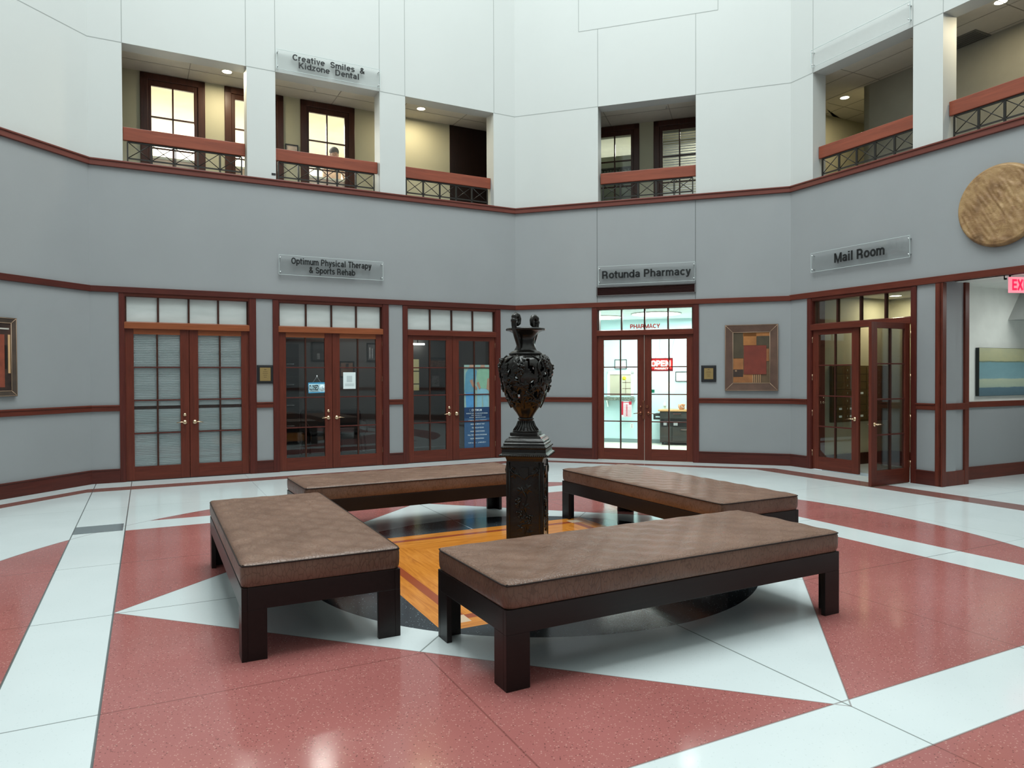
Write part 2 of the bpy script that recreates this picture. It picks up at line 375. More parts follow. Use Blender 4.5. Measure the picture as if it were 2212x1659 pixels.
def wall_shell(name, fr, L, holes, zr=((0, 2.86, 1), (2.86, 4.72, 1), (4.72, 15.0, 0)), mats=None):
    us = sorted(set([0, L]+[h[0] for h in holes]+[h[1] for h in holes])); zs = sorted(set([0, 4.72, 15.0]+[h[2] for h in holes]+[h[3] for h in holes]))
    solid = {}
    for i in range(len(us)-1):
        for j in range(len(zs)-1):
            cu, cz = (us[i]+us[i+1])/2, (zs[j]+zs[j+1])/2
            solid[i, j] = not any(h[0] < cu < h[1] and h[2] < cz < h[3] for h in holes)
    mb = MB()
    for (i, j), s in solid.items():
        if not s: continue
        x0, x1, z0, z1 = us[i], us[i+1], zs[j], zs[j+1]; mb.mat(0 if z0 > 4.6 else 1)
        mb.quad((x0, 0, z0), (x1, 0, z0), (x1, 0, z1), (x0, 0, z1)); 
        mb.mat(2 if z0 > 4.0 else 3)
        mb.quad((x1, TH, z0), (x0, TH, z0), (x0, TH, z1), (x1, TH, z1))
        mb.mat(0 if z0 > 4.6 else 1)
        if i+1 < len(us)-1 and not solid[i+1, j]: mb.quad((x1, 0, z0), (x1, TH, z0), (x1, TH, z1), (x1, 0, z1))
        if i > 0 and not solid[i-1, j]: mb.quad((x0, TH, z0), (x0, 0, z0), (x0, 0, z1), (x0, TH, z1))
        if j+1 < len(zs)-1 and not solid[i, j+1]: mb.quad((x0, 0, z1), (x1, 0, z1), (x1, TH, z1), (x0, TH, z1))
        if j > 0 and not solid[i, j-1]: mb.quad((x0, TH, z0), (x1, TH, z0), (x1, 0, z0), (x0, 0, z0))
    o = mb.build(name, [M_['white'], M_['grey'], M_['cream'], M_['dark']]); o.matrix_world = fr.M(); struct(o)
    return o

names = ['wall_left', 'wall_back_left', 'wall_back', 'wall_right', 'wall_near_right', 'wall_near_front', 'wall_front', 'wall_near_left']
HB = [(u, u+DW, 0, TRT) for u in DU]+[(u, u+1.755, ZB0, ZB1) for u in (0.445, 2.645, 4.87)]
HC_ = [(1.59, 3.34, 0, TRT), (1.62, 3.38, ZB0, ZB1)]
HD = [(0.435, 2.19, 0, TRT), (2.64, 4.42, 0, 2.86), (0.455, 2.195, ZB0, ZB1), (2.63, 4.40, ZB0, ZB1), (4.86, 6.60, ZB0, ZB1)]
holes = [[], HB, HC_, HD, [], [(2.6, 4.5, ZB0, ZB1)], [], [(0.445, 2.2, ZB0, ZB1), (2.645, 4.4, ZB0, ZB1), (4.87, 6.6, ZB0, ZB1)]]
WALLS = [wall_shell(names[i], W[i], W[i].L, holes[i]) for i in range(8)]

# joint lines in the painted walls
def joints(par, fr, L, hs, vs, extra=()):
    mb = MB()
    for a, b_, z in hs: mb.box(a, b_, -0.0015, 0.0, z-0.006, z+0.006)
    for x, z0, z1 in vs: mb.box(x-0.005, x+0.005, -0.0015, 0.0, z0, z1)
    mb.build('wall_joint', M_['joint'], par)
joints(WALLS[0], A, A.L, [(0, A.L, ZB1)], [])
joints(WALLS[1], B, B.L, [(0, 0.44, ZB1), (2.2, 2.64, ZB1), (4.41, 4.87, ZB1), (6.63, B.L, ZB1)], [(x, ZB1, 14.9) for x in (0.445, 2.19, 2.645, 4.40, 4.865, 6.635)])
joints(WALLS[2], C, C.L, [(0, 1.62, ZB1), (3.38, C.L, ZB1), (1.26, 3.76, 7.97)], [(1.26, 7.97, 14.9), (3.76, 7.97, 14.9), (1.62, ZB1, 7.97), (3.38, ZB1, 7.97)])
mb = MB()
for x in (1.60, 3.372): mb.box(x-0.004, x+0.004, -0.0015, 0, 2.92, 4.67)
mb.build('wall_joint', M_['jointd'], WALLS[2])
joints(WALLS[3], D, D.L, [(0, 0.45, ZB1), (2.2, 2.63, ZB1), (4.4, 4.86, ZB1)], [(x, ZB1, 14.9) for x in (0.455, 2.19, 2.63)])

# ------------------------------------------------------------------ floor
def floor_material():
    m, nt, b = newmat('terrazzo_floor')
    t = nt.nodes.new('ShaderNodeTexCoord'); sp = nt.nodes.new('ShaderNodeSeparateXYZ'); nt.links.new(t.outputs['Object'], sp.inputs[0])
    X, Y = E(nt, sp.outputs[0]), E(nt, sp.outputs[1])
    th = math.radians(27.05); c, s = math.cos(th), math.sin(th)
    qx = (X-0.16)*c+(Y-6.19)*s; qy = (Y-6.19)*c-(X-0.16)*s
    px = qx.max(0.0)*(1/0.955)+qx.min(0.0); py = qy.max(0.0)*(1/0.93)+qy.min(0.0)
    rr = (px*px+py*py).sqrt()
    vec = t.outputs['Object']
    def vor(scale):
        n = nt.nodes.new('ShaderNodeTexVoronoi'); n.inputs['Scale'].default_value = scale; nt.links.new(vec, n.inputs['Vector']); return n
    v1 = vor(120.0); sepc = nt.nodes.new('ShaderNodeSeparateColor'); nt.links.new(v1.outputs['Color'], sepc.inputs[0])
    chip = E(nt, sepc.outputs[0]); dist1 = E(nt, v1.outputs['Distance'])
    core = dist1.lt(0.42)
    nz = tex_noise(nt, vec, 0.9, 3); fine = tex_noise(nt, vec, 160, 2)
    # white terrazzo
    white = ramp(nt, nz, [(0.3, (0.61, 0.67, 0.68, 1)), (0.7, (0.67, 0.73, 0.74, 1))])
    white = mix(nt, (chip.gt(0.96))*core*0.25, white, (0.35, 0.42, 0.42, 1))
    red = ramp(nt, nz, [(0.3, (0.335, 0.115, 0.105, 1)), (0.7, (0.42, 0.155, 0.145, 1))])
    red = mix(nt, E(nt, fine)*0.45, red, (0.27, 0.08, 0.075, 1))
    red = mix(nt, (chip.gt(0.88))*core*0.45, red, (0.70, 0.42, 0.36, 1))
    red = mix(nt, (chip.lt(0.06))*core*0.7, red, (0.08, 0.03, 0.03, 1))
    blk = mix(nt, (chip.gt(0.95))*core*0.6, (0.028, 0.036, 0.044, 1), (0.30, 0.36, 0.40, 1))
    brown = mix(nt, E(nt, fine)*0.5, (0.24, 0.115, 0.10, 1), (0.19, 0.08, 0.07, 1))
    # parquet
    def grain(scale):
        return tex_noise(nt, objc2(scale), 1.6, 5, 0.6, 1.2)
    def objc2(scale):
        cb = nt.nodes.new('ShaderNodeCombineXYZ'); nt.links.new((px*scale[0]).s, cb.inputs[0]); nt.links.new((py*scale[1]).s, cb.inputs[1]); return cb.outputs[0]
    og = [(0.25, (0.40, 0.125, 0.018, 1)), (0.55, (0.62, 0.225, 0.035, 1)), (0.8, (0.72, 0.30, 0.06, 1))]
    gx, gy = ramp(nt, grain((1.2, 13)), og), ramp(nt, grain((13, 1.2)), og)
    par = mix(nt, (px.abs()).gt(py.abs()), gx, gy)
    board = ((px.abs().max(py.abs()))*(1/0.085)).mod(1.0).lt(0.035)
    ax = px.abs().max(py.abs())
    par = mix(nt, board*0.35, par, (0.22, 0.06, 0.01, 1))
    par = mix(nt, ax.gt(1.115)*ax.lt(1.19), par, (0.30, 0.065, 0.025, 1))
    cornb = px.abs().gt(1.115)*px.abs().lt(1.25)*py.abs().gt(1.115)*py.abs().lt(1.25)
    par = mix(nt, cornb, par, (0.62, 0.46, 0.32, 1))
    # build up
    col = white
    disc = rr.lt(4.62); bw = 0.455
    wcol = white
    col = mix(nt, disc, col, red)
    dia = (px.abs()+py.abs()).lt(3.168)
    col = mix(nt, dia, col, wcol)
    # bands of the great square, the left one runs on to the wall
    bl = px.gt(-3.635)*px.lt(-3.17)
    band = bl+(px.gt(3.12)*px.lt(3.60)+py.gt(3.08)*py.lt(3.555)+py.gt(-3.565)*py.lt(-3.115))*disc
    band = band.min(1.0); col = mix(nt, band, col, wcol)
    greyr = px.gt(-3.64)*px.lt(-3.19)*py.gt(3.10)*py.lt(3.53)
    col = mix(nt, greyr, col, mix(nt, E(nt, fine)*0.6, (0.17, 0.20, 0.215, 1), (0.10, 0.13, 0.14, 1)))
    circ = rr.lt(1.915); sq = px.abs().max(py.abs()).lt(1.35)
    col = mix(nt, circ, col, blk); col = mix(nt, sq, col, par)
    # wall border strip
    strips = {0: (0.36, 0.60), 1: (0.53, 0.865), 2: (0.43, 0.67), 3: (0.50, 0.88), 4: (.36, .6), 5: (.5, .8), 6: (.4, .7), 7: (.5, .8)}
    outer = inner = room = None
    for i, f in enumerate(W):
        dd = -((X-f.o.x)*f.n.x+(Y-f.o.y)*f.n.y)
        a, bb = dd.gt(strips[i][0]), dd.gt(strips[i][1]); rm = dd
        outer = a if outer is None else outer*a; inner = bb if inner is None else inner*bb; room = rm if room is None else room.min(rm)
    col = mix(nt, outer*(inner.inv()), col, brown)
    # dividers
    g = 1.57
    lx = ((px+g/2+0.0).mod(g)-g/2).abs().lt(0.0045)*(px.abs().lt(2.9).max(px.gt(3.3))); ly = ((py+0.04+g/2).mod(g)-g/2).abs().lt(0.0045)*(py.abs().lt(2.9).max(py.abs().gt(3.7)))
    inside = circ.inv()
    cl = (px.abs().lt(0.005)).max((py+0.02).abs().lt(0.005)).max((px.abs()-py.abs()).abs().lt(0.007))
    gridl = (lx*(bl.inv())).max(ly)*(dia.inv())+cl*dia
    isred = disc*(dia.inv())*(band.inv())
    col = mix(nt, gridl*isred*0.5, col, (0.11, 0.035, 0.03, 1))
    col = mix(nt, gridl*disc*inside*(isred.inv())*0.85, col, (0.17, 0.20, 0.19, 1))
    col = mix(nt, gridl*(disc.inv())*0.45, col, (0.22, 0.27, 0.26, 1))
    col = mix(nt, (px.abs().min(py.abs())).lt(0.006)*circ*(sq.inv())*0.8, col, (0.5, 0.52, 0.52, 1))
    edge = ((px+3.635).abs().lt(0.0055)).max((px+3.17).abs().lt(0.0055))
    col = mix(nt, edge*0.9, col, (0.08, 0.10, 0.10, 1))
    e2 = ((rr-4.62).abs().lt(0.006)).max((px.abs()+py.abs()-3.168).abs().lt(0.006)*(rr.gt(1.9))).max((py+3.115).abs().lt(0.005)*disc).max((py+3.565).abs().lt(0.005)*disc)
    col = mix(nt, e2*0.6, col, (0.15, 0.10, 0.09, 1))
    nt.links.new(col, b.inputs['Base Color'])
    b.inputs['Roughness'].default_value = 0.14; b.inputs['Specular IOR Level'].default_value = 0.5
    rn = tex_noise(nt, vec, 2.5, 4)
    nt.links.new((E(nt, rn)*0.14+0.06).s, b.inputs['Roughness'])
    return m
M_['floor'] = floor_material()
mb = MB(); mb.prism([tuple(OC+(p-OC)*1.0+0*p) for p in V], -0.1, 0.0)
fl = mb.build('floor', M_['floor']); struct(fl)
# the corridor floor beyond the opening in the right wall and the thresholds of the doors
mb = MB(); mb.prism([tuple(D.at(*p)) for p in ((2.30, 0.0), (4.75, 0.0), (4.75, 6), (2.30, 6))], -0.1, 0.0)
struct(mb.build('floor_corridor', M_['floor']))

# ------------------------------------------------------------------ ceiling with round skylight
NS = 64; R0 = 4.9
mb = MB()
ring = []
for k in range(NS):
    a = 2*PI*k/NS; d = Vector((math.cos(a), math.sin(a)))
    ring.append(OC+d*R0)
outer_pts = []
for k in range(NS):
    a = 2*PI*k/NS; d = Vector((math.cos(a), math.sin(a))); outer_pts.append(OC+d*9.6)
vs = [(p.x, p.y, 15.0) for p in ring]+[(p.x, p.y, 15.0) for p in outer_pts]+[(p.x, p.y, 15.2) for p in ring]
mb.add(vs, [(k, (k+1) % NS, NS+(k+1) % NS, NS+k) for k in range(NS)]+[(k, 2*NS+k, 2*NS+(k+1) % NS, (k+1) % NS) for k in range(NS)])
struct(mb.build('ceiling', M_['white']))

# ------------------------------------------------------------------ trims
tn = [0]
def trim(boxes, mats, fr, bevel=0.006, name=None):
    mb = MB()
    for bx in boxes: mb.box(*bx)
    tn[0] += 1
    o = mb.build(name or 'trim_%d' % tn[0], mats, bevel=bevel); o.matrix_world = fr.M(); struct(o); return o
# balcony line trim, with a cap board on top (darker shelf line)
for i, f in enumerate(W):
    trim([(-0.01, f.L+0.01, -0.045, 0.0, 4.675, 4.765), (0, f.L, -0.06, 0.0, 4.75, 4.775)], M_['wt'], f)
    if i != 3: trim([(-0.01, f.L+0.01, -0.035, 0.0, 2.825, 2.915)], M_['wcx'] if i in (0, 1) else M_['wx'], f)
    else: trim([(-0.01, f.L+0.01, -0.035, 0.0, 2.83, 2.925)], M_['wx'], f)
def rail_run(f, a, b_): 
    trim([(a, b_, -0.030, 0.0, 1.062, 1.155), (a, b_, -0.042, 0.0, 1.13, 1.155)], M_['wx'], f)
def base_run(f, a, b_, name):
    mb = MB(); mb.box(a, b_, -0.022, 0.0, 0, 0.20); mb.box(a, b_, -0.03, 0, 0.185, 0.205)
    o = mb.build(name, M_['wcx'], bevel=0.004); o.matrix_world = f.M(); struct(o)
rail_run(A, 0, A.L); base_run(A, 0, A.L, 'baseboard_left')
for a, b_ in ((0, 0.372), (2.312, 2.572), (4.535, 4.795), (6.745, B.L)):
    rail_run(B, a, b_); base_run(B, a, b_, 'baseboard_back_left')
for a, b_ in ((0, 1.502), (3.43, C.L)): rail_run(C, a, b_); base_run(C, a, b_, 'baseboard_back')
for a, b_ in ((0, 0.358), (2.265, 2.548)): rail_run(D, a, b_); base_run(D, a, b_, 'baseboard_right')
for i in (4, 5, 6, 7): rail_run(W[i], 0, W[i].L); base_run(W[i], 0, W[i].L, 'baseboard_near_%d' % i)

# ------------------------------------------------------------------ doors
def door_leaf(parent, w, h, mirror, glass, dark=False, deadbolt=False, handle='brass', knob=False, loc=(0, 0, 0), rot=0.0, hw=True, both=False):
    """leaf hinged at local x=0, running to +x (or -x when mirror); front face at y=0"""
    sg = -1 if mirror else 1
    wz, wx = (M_['wz'], M_['wx'])
    L = bpy.data.objects.new('door_leaf', None); COL.objects.link(L); L.parent = parent; L.location = loc; L.rotation_euler = (0, 0, rot); L.empty_display_size = .1
    def bx(mb, x0, x1, y0, y1, z0, z1):
        a, c_ = sorted((sg*x0, sg*x1)); mb.box(a, c_, y0, y1, z0, z1)
    t = 0.045; sh, sm = 0.112, 0.125
    mb = MB(); bx(mb, 0, sh, 0, t, 0.008, h); bx(mb, w-sm, w, 0, t, 0.008, h); mb.build('stile', wz, L, bevel=0.003)
    mb = MB(); bx(mb, sh, w-sm, 0.001, t-.001, 0.008, 0.215); mb.build('bottom_rail', wx, L, bevel=0.002)
    mb = MB(); bx(mb, sh, w-sm, 0.001, t-.001, 2.215, h); mb.build('top_rail', M_['wl'] if parent.get('toplit') else wx, L, bevel=0.002)
    gx0, gx1 = sh, w-sm; gw = gx1-gx0; gz0, gz1 = 0.215, 2.215; rh = (gz1-gz0)/4
    mb = MB(); mw = 0.012
    bx(mb, gx0+gw/2-mw, gx0+gw/2+mw, 0.006, t-.006, gz0, gz1)
    mb.build('muntin', M_['wd'], L)
    mb = MB()
    for k in (1, 2, 3): bx(mb, gx0, gx1, 0.004, t-.006, gz0+k*rh-mw*0.8, gz0+k*rh+mw*0.8)
    mb.build('muntin', M_['wc'], L, bevel=0.003)
    mb = MB(); bx(mb, gx0, gx1, 0.020, 0.026, gz0, gz1); mb.build('glass_pane', glass, L)
    hm = M_[handle]
    hx = w-0.068; hz = 0.868
    sides = ((-1, 0.0),) if not both else ((-1, 0.0), (1, t))
    for sd, y0 in sides:
        mb = MB(); Mh = Matrix.Translation((sg*hx, y0, hz))
        if knob:
            mb.tube([(0, 0, 0), (0, sd*0.03, 0)], 0.035, 16, Mh); mb.ball((0, sd*0.04, 0), (0.03, 0.02, 0.03), 14, 8, Mh)
        else:
            mb.tube([(0, 0, 0), (0, sd*0.012, 0)], 0.032, 18, Mh); mb.tube([(0, 0, 0), (0, sd*0.055, 0)], 0.011, 10, Mh)
            mb.tube([(0, sd*0.05, 0), (-sg*0.05, sd*0.055, 0.004), (-sg*0.12, sd*0.052, -0.006)], 0.009, 10, Mh, 0.006)
        mb.build('door_handle', hm, L)
    if deadbolt:
        mb = MB(); mb.tube([(sg*hx, 0, hz+0.115), (sg*hx, -0.014, hz+0.115)], 0.024, 16); mb.build('deadbolt', hm, L)
    for z in (0.27, 0.93, 1.52, 2.14):
        mb = MB(); mb.tube([(-sg*0.004, -0.008, z-0.05), (-sg*0.004, -0.008, z+0.05)], 0.008, 8); mb.build('hinge', M_['bronze'] if handle == 'bronze' else M_['brass'], L)
    return L

def door_unit(n, f, u0, u1, glass, transom_mat, toplit=False, gap=0.0, handles='brass', knobR=False, openR=False, cw=(0.07, 0.10)):
    Dn = sroot('door_%d' % n, f.M(u0, 0, 0)); w = u1-u0; Dn['toplit'] = 1 if toplit else 0
    # casing on the wall face
    mb = MB(); mb.box(-cw[0], 0.0, -0.024, 0.0, 0, 2.825); mb.box(-0.004, 0.012, -0.012, TH, 0, 2.80)
    mb.box(w, w+cw[1], -0.024, 0.0, 0, 2.825); mb.box(w-0.012, w+0.004, -0.012, TH, 0, 2.80)
    mb.build('door_casing', M_['wc'], Dn, bevel=0.003)
    mb = MB(); mb.box(0, w, -0.010, 0.10, 2.785, 2.83); mb.box(0, w, 0.0, 0.12, 2.775, 2.80); mb.build('head_casing', M_['wx'], Dn, bevel=0.003)
    mb = MB()
    z0, z1 = DOORH-0.014, TRB
    mb.add([(0, -0.030, z0), (w, -0.030, z0), (w, -0.030, z1-0.012), (0, -0.030, z1-0.012), (0, 0.07, z1+0.008), (w, 0.07, z1+0.008), (w, 0.07, z0), (0, 0.07, z0)],
           [(0, 1, 2, 3), (3, 2, 5, 4), (4, 5, 6, 7), (0, 7, 6, 1), (0, 3, 4, 7), (1, 6, 5, 2)])
    mb.box(0, w, 0.07, 0.16, z0, z1); mb.build('transom_rail', M_['wl'] if toplit else M_['wx'], Dn, bevel=0.003)
    mb = MB(); mb.box(0.012, 0.032, 0.045, 0.10, TRB, 2.78); mb.box(w-0.032, w-0.012, 0.045, 0.10, TRB, 2.78)
    for k in (1, 2, 3): x = 0.03+(w-0.06)*k/4; mb.box(x-0.014, x+0.014, 0.045, 0.10, TRB, 2.78)
    mb.build('transom_muntin', M_['wd'], Dn)
    for k in range(4):
        xa = 0.03+(w-0.06)*k/4; mb = MB(); mb.box(xa, xa+(w-0.06)/4, 0.075, 0.081, TRB, 2.78); mb.build('transom_pane', transom_mat, Dn)
    lw = w/2-0.014
    door_leaf(Dn, lw, DOORH-0.01, False, glass, deadbolt=(handles != 'none' and not openR), handle=handles, loc=(0.011, 0.012, 0))
    if not openR: door_leaf(Dn, lw, DOORH-0.01, True, glass, handle=handles, knob=knobR, loc=(w-0.011, 0.012, 0), deadbolt=False)
    else: door_leaf(Dn, lw, DOORH-0.01, True, glass, handle=handles, loc=(w-0.018, -0.012, 0), rot=math.radians(91.5), both=True)
    return Dn

d1 = door_unit(1, B, DU[0], DU[0]+DW, M_['glassf'], M_['frost'], True, cw=(0.068, 0.104))
d2 = door_unit(2, B, DU[1], DU[1]+DW, M_['glass'], M_['frost'], True, cw=(0.088, 0.107))
d3 = door_unit(3, B, DU[2], DU[2]+DW, M_['glass'], M_['frost'], False, knobR=True, cw=(0.085, 0.097))
d4 = door_unit(4, C, 1.592, 3.338, M_['glassc'], M_['glassc'], False, handles='bronze', cw=(0.092, 0.094))
d5 = door_unit(5, D, 0.438, 2.188, M_['glassc'], M_['glassc'], False, openR=True, cw=(0.080, 0.078))
# old vertical latch plate between the pharmacy leaves
mb = MB(); mb.box(0.838, 0.875, -0.006, 0.012, 0.76, 1.10); mb.tube([(0.856, -0.006, 1.075), (0.856, -0.02, 1.075)], 0.018, 12); mb.tube([(0.856, -0.006, 0.785), (0.856, -0.02, 0.785)], 0.018, 12)
mb.tube([(0.925, 0.012, 0.99), (0.925, -0.012, 0.99)], 0.026, 16)
mb.build('latch_plate', M_['bronze'], d4, bevel=0.002)
mb = MB(); mb.box(0.868, 0.878, 0.0, 0.01, 0.01, 2.29); mb.build('meeting_strip', plain('steel_strip', (0.55, 0.45, 0.40, 1), 0.3, 0.8), d4)
# vertical wooden posts at the corner of the opening in the right wall
mb = MB(); mb.box(2.548, 2.64, -0.028, 0.0, 0, 2.83); mb.box(2.60, 2.655, -0.028, 0.06, 0, 2.83); mb.build('trim_post', M_['wz'], bevel=0.004).matrix_world = D.M()
struct(bpy.data.objects['trim_post'])

# ------------------------------------------------------------------ upper gallery (ring corridor behind the openings)
BV, CV, DV = 1.20, 1.35, 1.45; ZF, ZC = 4.25, 6.62
E_ = [4.9]
for i, f in enumerate(W):
    p, q = f.at(0, 0.29), f.at(f.L, 0.29); p2, q2 = f.at(-2.3, 4.9), f.at(f.L+2.3, 4.9)
    for nm, z0, z1, mt in (('ceiling_gallery', ZC, ZC+0.1, M_['tile']), ('floor_gallery', ZF-0.1, ZF, M_['darkfl'])):
        mb = MB(); mb.prism([tuple(p), tuple(q), tuple(q2), tuple(p2)], z0, z1); struct(mb.build(nm, mt))
def wallseg(name, p, q, z0, z1, mt, th=0.1, hole=None, side=1):
    """hole = list of (x0,x1,z0,z1) measured from p"""
    f = Fr(Vector(p), Vector(q)); L = f.L; mb = MB()
    hs = hole or []; us = sorted(set([0, L]+[h[0] for h in hs]+[h[1] for h in hs])); zs = sorted(set([z0, z1]+[h[2] for h in hs]+[h[3] for h in hs]))
    for i in range(len(us)-1):
        for j in range(len(zs)-1):
            cu, cz = (us[i]+us[i+1])/2, (zs[j]+zs[j+1])/2
            if any(h[0] < cu < h[1] and h[2] < cz < h[3] for h in hs): continue
            mb.box(us[i], us[i+1], 0, th*side, zs[j], zs[j+1])
    o = mb.build(name, mt); o.matrix_world = f.M(); struct(o); return f, o
PB = cross2(B, BV, C, CV)
UB0 = -0.9
fB, _ = wallseg('wall_gallery_left', B.at(UB0, BV), PB, ZF, ZC, M_['cream'], hole=[(u-UB0, v-UB0, ZF, 6.44) for u, v in ((0.85, 1.53), (2.16, 2.84), (3.43, 4.12))])
xoffC = (PB-C.at(0, CV)).dot(C.u)
fC, _ = wallseg('wall_gallery_back', PB, C.at(5.0, CV), ZF, ZC, M_['cream'], hole=[(1.35-xoffC, 2.03-xoffC, ZF, 6.40), (2.64-xoffC, 3.32-xoffC, ZF, 6.40)])
wallseg('wall_gallery_side', D.at(-1.05, 4.0), D.at(-1.05, 0.95), ZF, ZC, M_['cream'], side=1)
wallseg('wall_gallery_end', D.at(-1.2, 4.0), D.at(0.45, 4.0), ZF, ZC, M_['cream'])
wallseg('wall_gallery_corner', D.at(0.305, DV), D.at(0.305, 4.0), ZF, ZC, M_['cream'], side=-1)
M_['cream_unlit'] = plain('shaded_corridor_paint', (0.30, 0.29, 0.24, 1), 0.65)  # corridor paint darkened, shade of the unlit side put into the colour
wallseg('wall_gallery_right', D.at(0.305, DV), D.at(8, DV), ZF, ZC, M_['cream_unlit'])
for i in (0, 4, 5, 6, 7): wallseg('wall_gallery_near', W[i].at(-1.0, 1.4), W[i].at(W[i].L+1.0, 1.4), ZF, ZC, M_['cream'])
# ceiling grid lines
def ceil_lines(f, a, b_, y0, y1, step=0.61, off=0.0, z=ZC):
    mb = MB(); x = a+off
    while x < b_: mb.box(x-0.006, x+0.006, y0, y1, z-0.004, z+0.001); x += 1.22
    y = y0+0.45
    while y < y1: mb.box(a, b_, y-0.006, y+0.006, z-0.004, z+0.001); y += 0.61
    o = mb.build('ceiling_grid', M_['jointw']); o.matrix_world = f.M(); struct(o)
ceil_lines(B, -0.3, 7.2, 0.31, BV, off=0.5); ceil_lines(C, 0, 5.0, 0.31, CV, off=0.4); ceil_lines(D, -0.9, 7.0, 0.31, DV, off=0.3); ceil_lines(D, -1.0, 0.28, 1.5, 4.0, off=0.5)

def gallery_door(n, f, x0, x1, g0, g1, label_rows, glass, bars=True, top=6.62):
    Dn = sroot('door_%d' % n, f); zt = 6.43
    mb = MB(); mb.box(x0, x0+0.115, -0.03, 0.0, ZF, ZC-0.01); mb.box(x1-0.115, x1, -0.03, 0.0, ZF, ZC-0.01); mb.box(x0, x1, -0.03, 0.0, 6.50, ZC-0.01)
    mb.build('door_casing', M_['wd'], Dn, bevel=0.008)
    mb = MB(); mb.box(x0+0.115, g0, -0.006, 0.04, ZF, 6.50); mb.box(g1, x1-0.115, -0.006, 0.04, ZF, 6.50); mb.box(g0, g1, -0.006, 0.04, 6.41, 6.50); mb.box(g0, g1, -0.006, 0.04, ZF, ZF+0.2)
    mb.build('door_leaf', M_['wd'], Dn, bevel=0.003)
    mb = MB(); xm = (g0+g1)/2; mb.box(xm-0.013, xm+0.013, -0.002, 0.03, ZF+0.2, 6.41)
    for z in (5.90, 5.385, 4.87): mb.box(g0, g1, -0.002, 0.03, z-0.012, z+0.012)
    mb.build('muntin', M_['wd'], Dn)
    mb = MB(); mb.box(g0, g1, 0.012, 0.018, ZF+0.2, 6.41); mb.build('glass_pane', glass, Dn)
    return Dn
gallery_door(6, B.M(0, BV), 0.70, 1.69, 0.865, 1.515, 3, M_['glassc'])
gallery_door(7, B.M(0, BV), 2.0, 2.99, 2.175, 2.825, 3, M_['glassc'])
gallery_door(8, B.M(0, BV), 3.29, 4.29, 3.445, 4.105, 3, M_['glassc'])
gallery_door(9, C.M(0, CV), 1.19, 2.19, 1.36, 2.02, 3, M_['glassc'])
gallery_door(10, C.M(0, CV), 2.473, 3.47, 2.65, 3.305, 3, M_['glassc'])
# tall dark double panel in the third opening
Dn = sroot('door_11', B.M(0, BV)); mb = MB(); mb.box(6.237, 7.35, -0.02, 0.0, ZF, ZC-0.005); mb.build('door_leaf', wood('very_dark_panel', (0.010, 0.005, 0.004, 1), (0.022, 0.009, 0.007, 1), 'z', 0.4), Dn)

# rooms behind the gallery doors
M_['peach'] = plain('peach_office_paint', (0.72, 0.52, 0.40, 1), 0.6); M_['ivory'] = plain('ivory_office_paint', (0.85, 0.80, 0.66, 1), 0.6)
def boxroom(name, f, x0, x1, y0, y1, z0, z1, wm, fm, cm):
    mb = MB(); t = 0.05
    mb.box(x0-t, x1+t, y1, y1+t, z0, z1); mb.box(x0-t, x0, y0, y1, z0, z1); mb.box(x1, x1+t, y0, y1, z0, z1)
    o = mb.build('wall_'+name, wm); o.matrix_world = f.M(); struct(o)
    mb = MB(); mb.box(x0, x1, y0, y1, z1, z1+t); o = mb.build('ceiling_'+name, cm); o.matrix_world = f.M(); struct(o)
    mb = MB(); mb.box(x0, x1, y0, y1, z0-t, z0-0.001); o = mb.build('floor_'+name, fm); o.matrix_world = f.M(); struct(o)
boxroom('upper_office', B, 0.2, 5.2, BV+0.11, 4.4, ZF, 6.60, M_['ivory'], M_['peach'], M_['ivory'])
boxroom('upper_study', C, 0.95, 2.4, CV+0.11, 4.3, ZF, 6.60, M_['white'], M_['darkfl'], M_['ivory'])
boxroom('upper_store', C, 2.45, 4.0, CV+0.11, 2.6, ZF, 6.60, M_['cream'], M_['darkfl'], M_['ivory'])
def fpt(f, x, y, z): p = f.at(x, y); return (p.x, p.y, z)
area_light('office_ceiling_glow', fpt(B, 2.6, 3.4, 6.56), 3.6, 400, (1.0, 0.97, 0.90), shape='RECTANGLE', size_y=1.2)
area_light('study_ceiling_glow', fpt(C, 1.7, 2.8, 6.56), 0.8, 60, (0.98, 1.0, 0.92))
area_light('store_glow', fpt(C, 3.2, 2.1, 6.56), 0.5, 14, (1, 1, 0.95))

# recessed downlights
def downlight(p, z, label, power, color=(1.0, 0.86, 0.58), r=0.075, group=None, mat='lamp'):
    t = thing('recessed_light', label, 'ceiling light', Matrix.Translation((p[0], p[1], z)), group)
    mb = MB(); mb.lathe([(r, -0.004), (r+0.025, -0.006), (r+0.025, 0.0), (r, 0.0)], 28, caps=False); mb.build('trim_ring', M_['ltrim'], t)
    mb = MB(); mb.lathe([(r, -0.003), (r, 0.0)], 28); mb.build('lamp_lens', M_[mat], t)
    if power: area_light('downlight_glow', (p[0], p[1], z-0.03), r*2, power, color)
downlight((-4.70, 11.91), ZC, 'round recessed ceiling light glowing in the leftmost upper opening', 22)
downlight((-1.70, 13.59), ZC, 'round recessed ceiling light in the opening with the dark wood panel', 20)
downlight((6.10, 13.13), ZC, 'round recessed ceiling light deep in the corridor right of the pale column', 16)
downlight((6.66, 9.78), ZC, 'round recessed ceiling light cut by the top right photo edge', 16)
downlight((6.54, 12.2), 2.9, 'round recessed light in the mail room ceiling seen through the transom', 13, r=0.09)
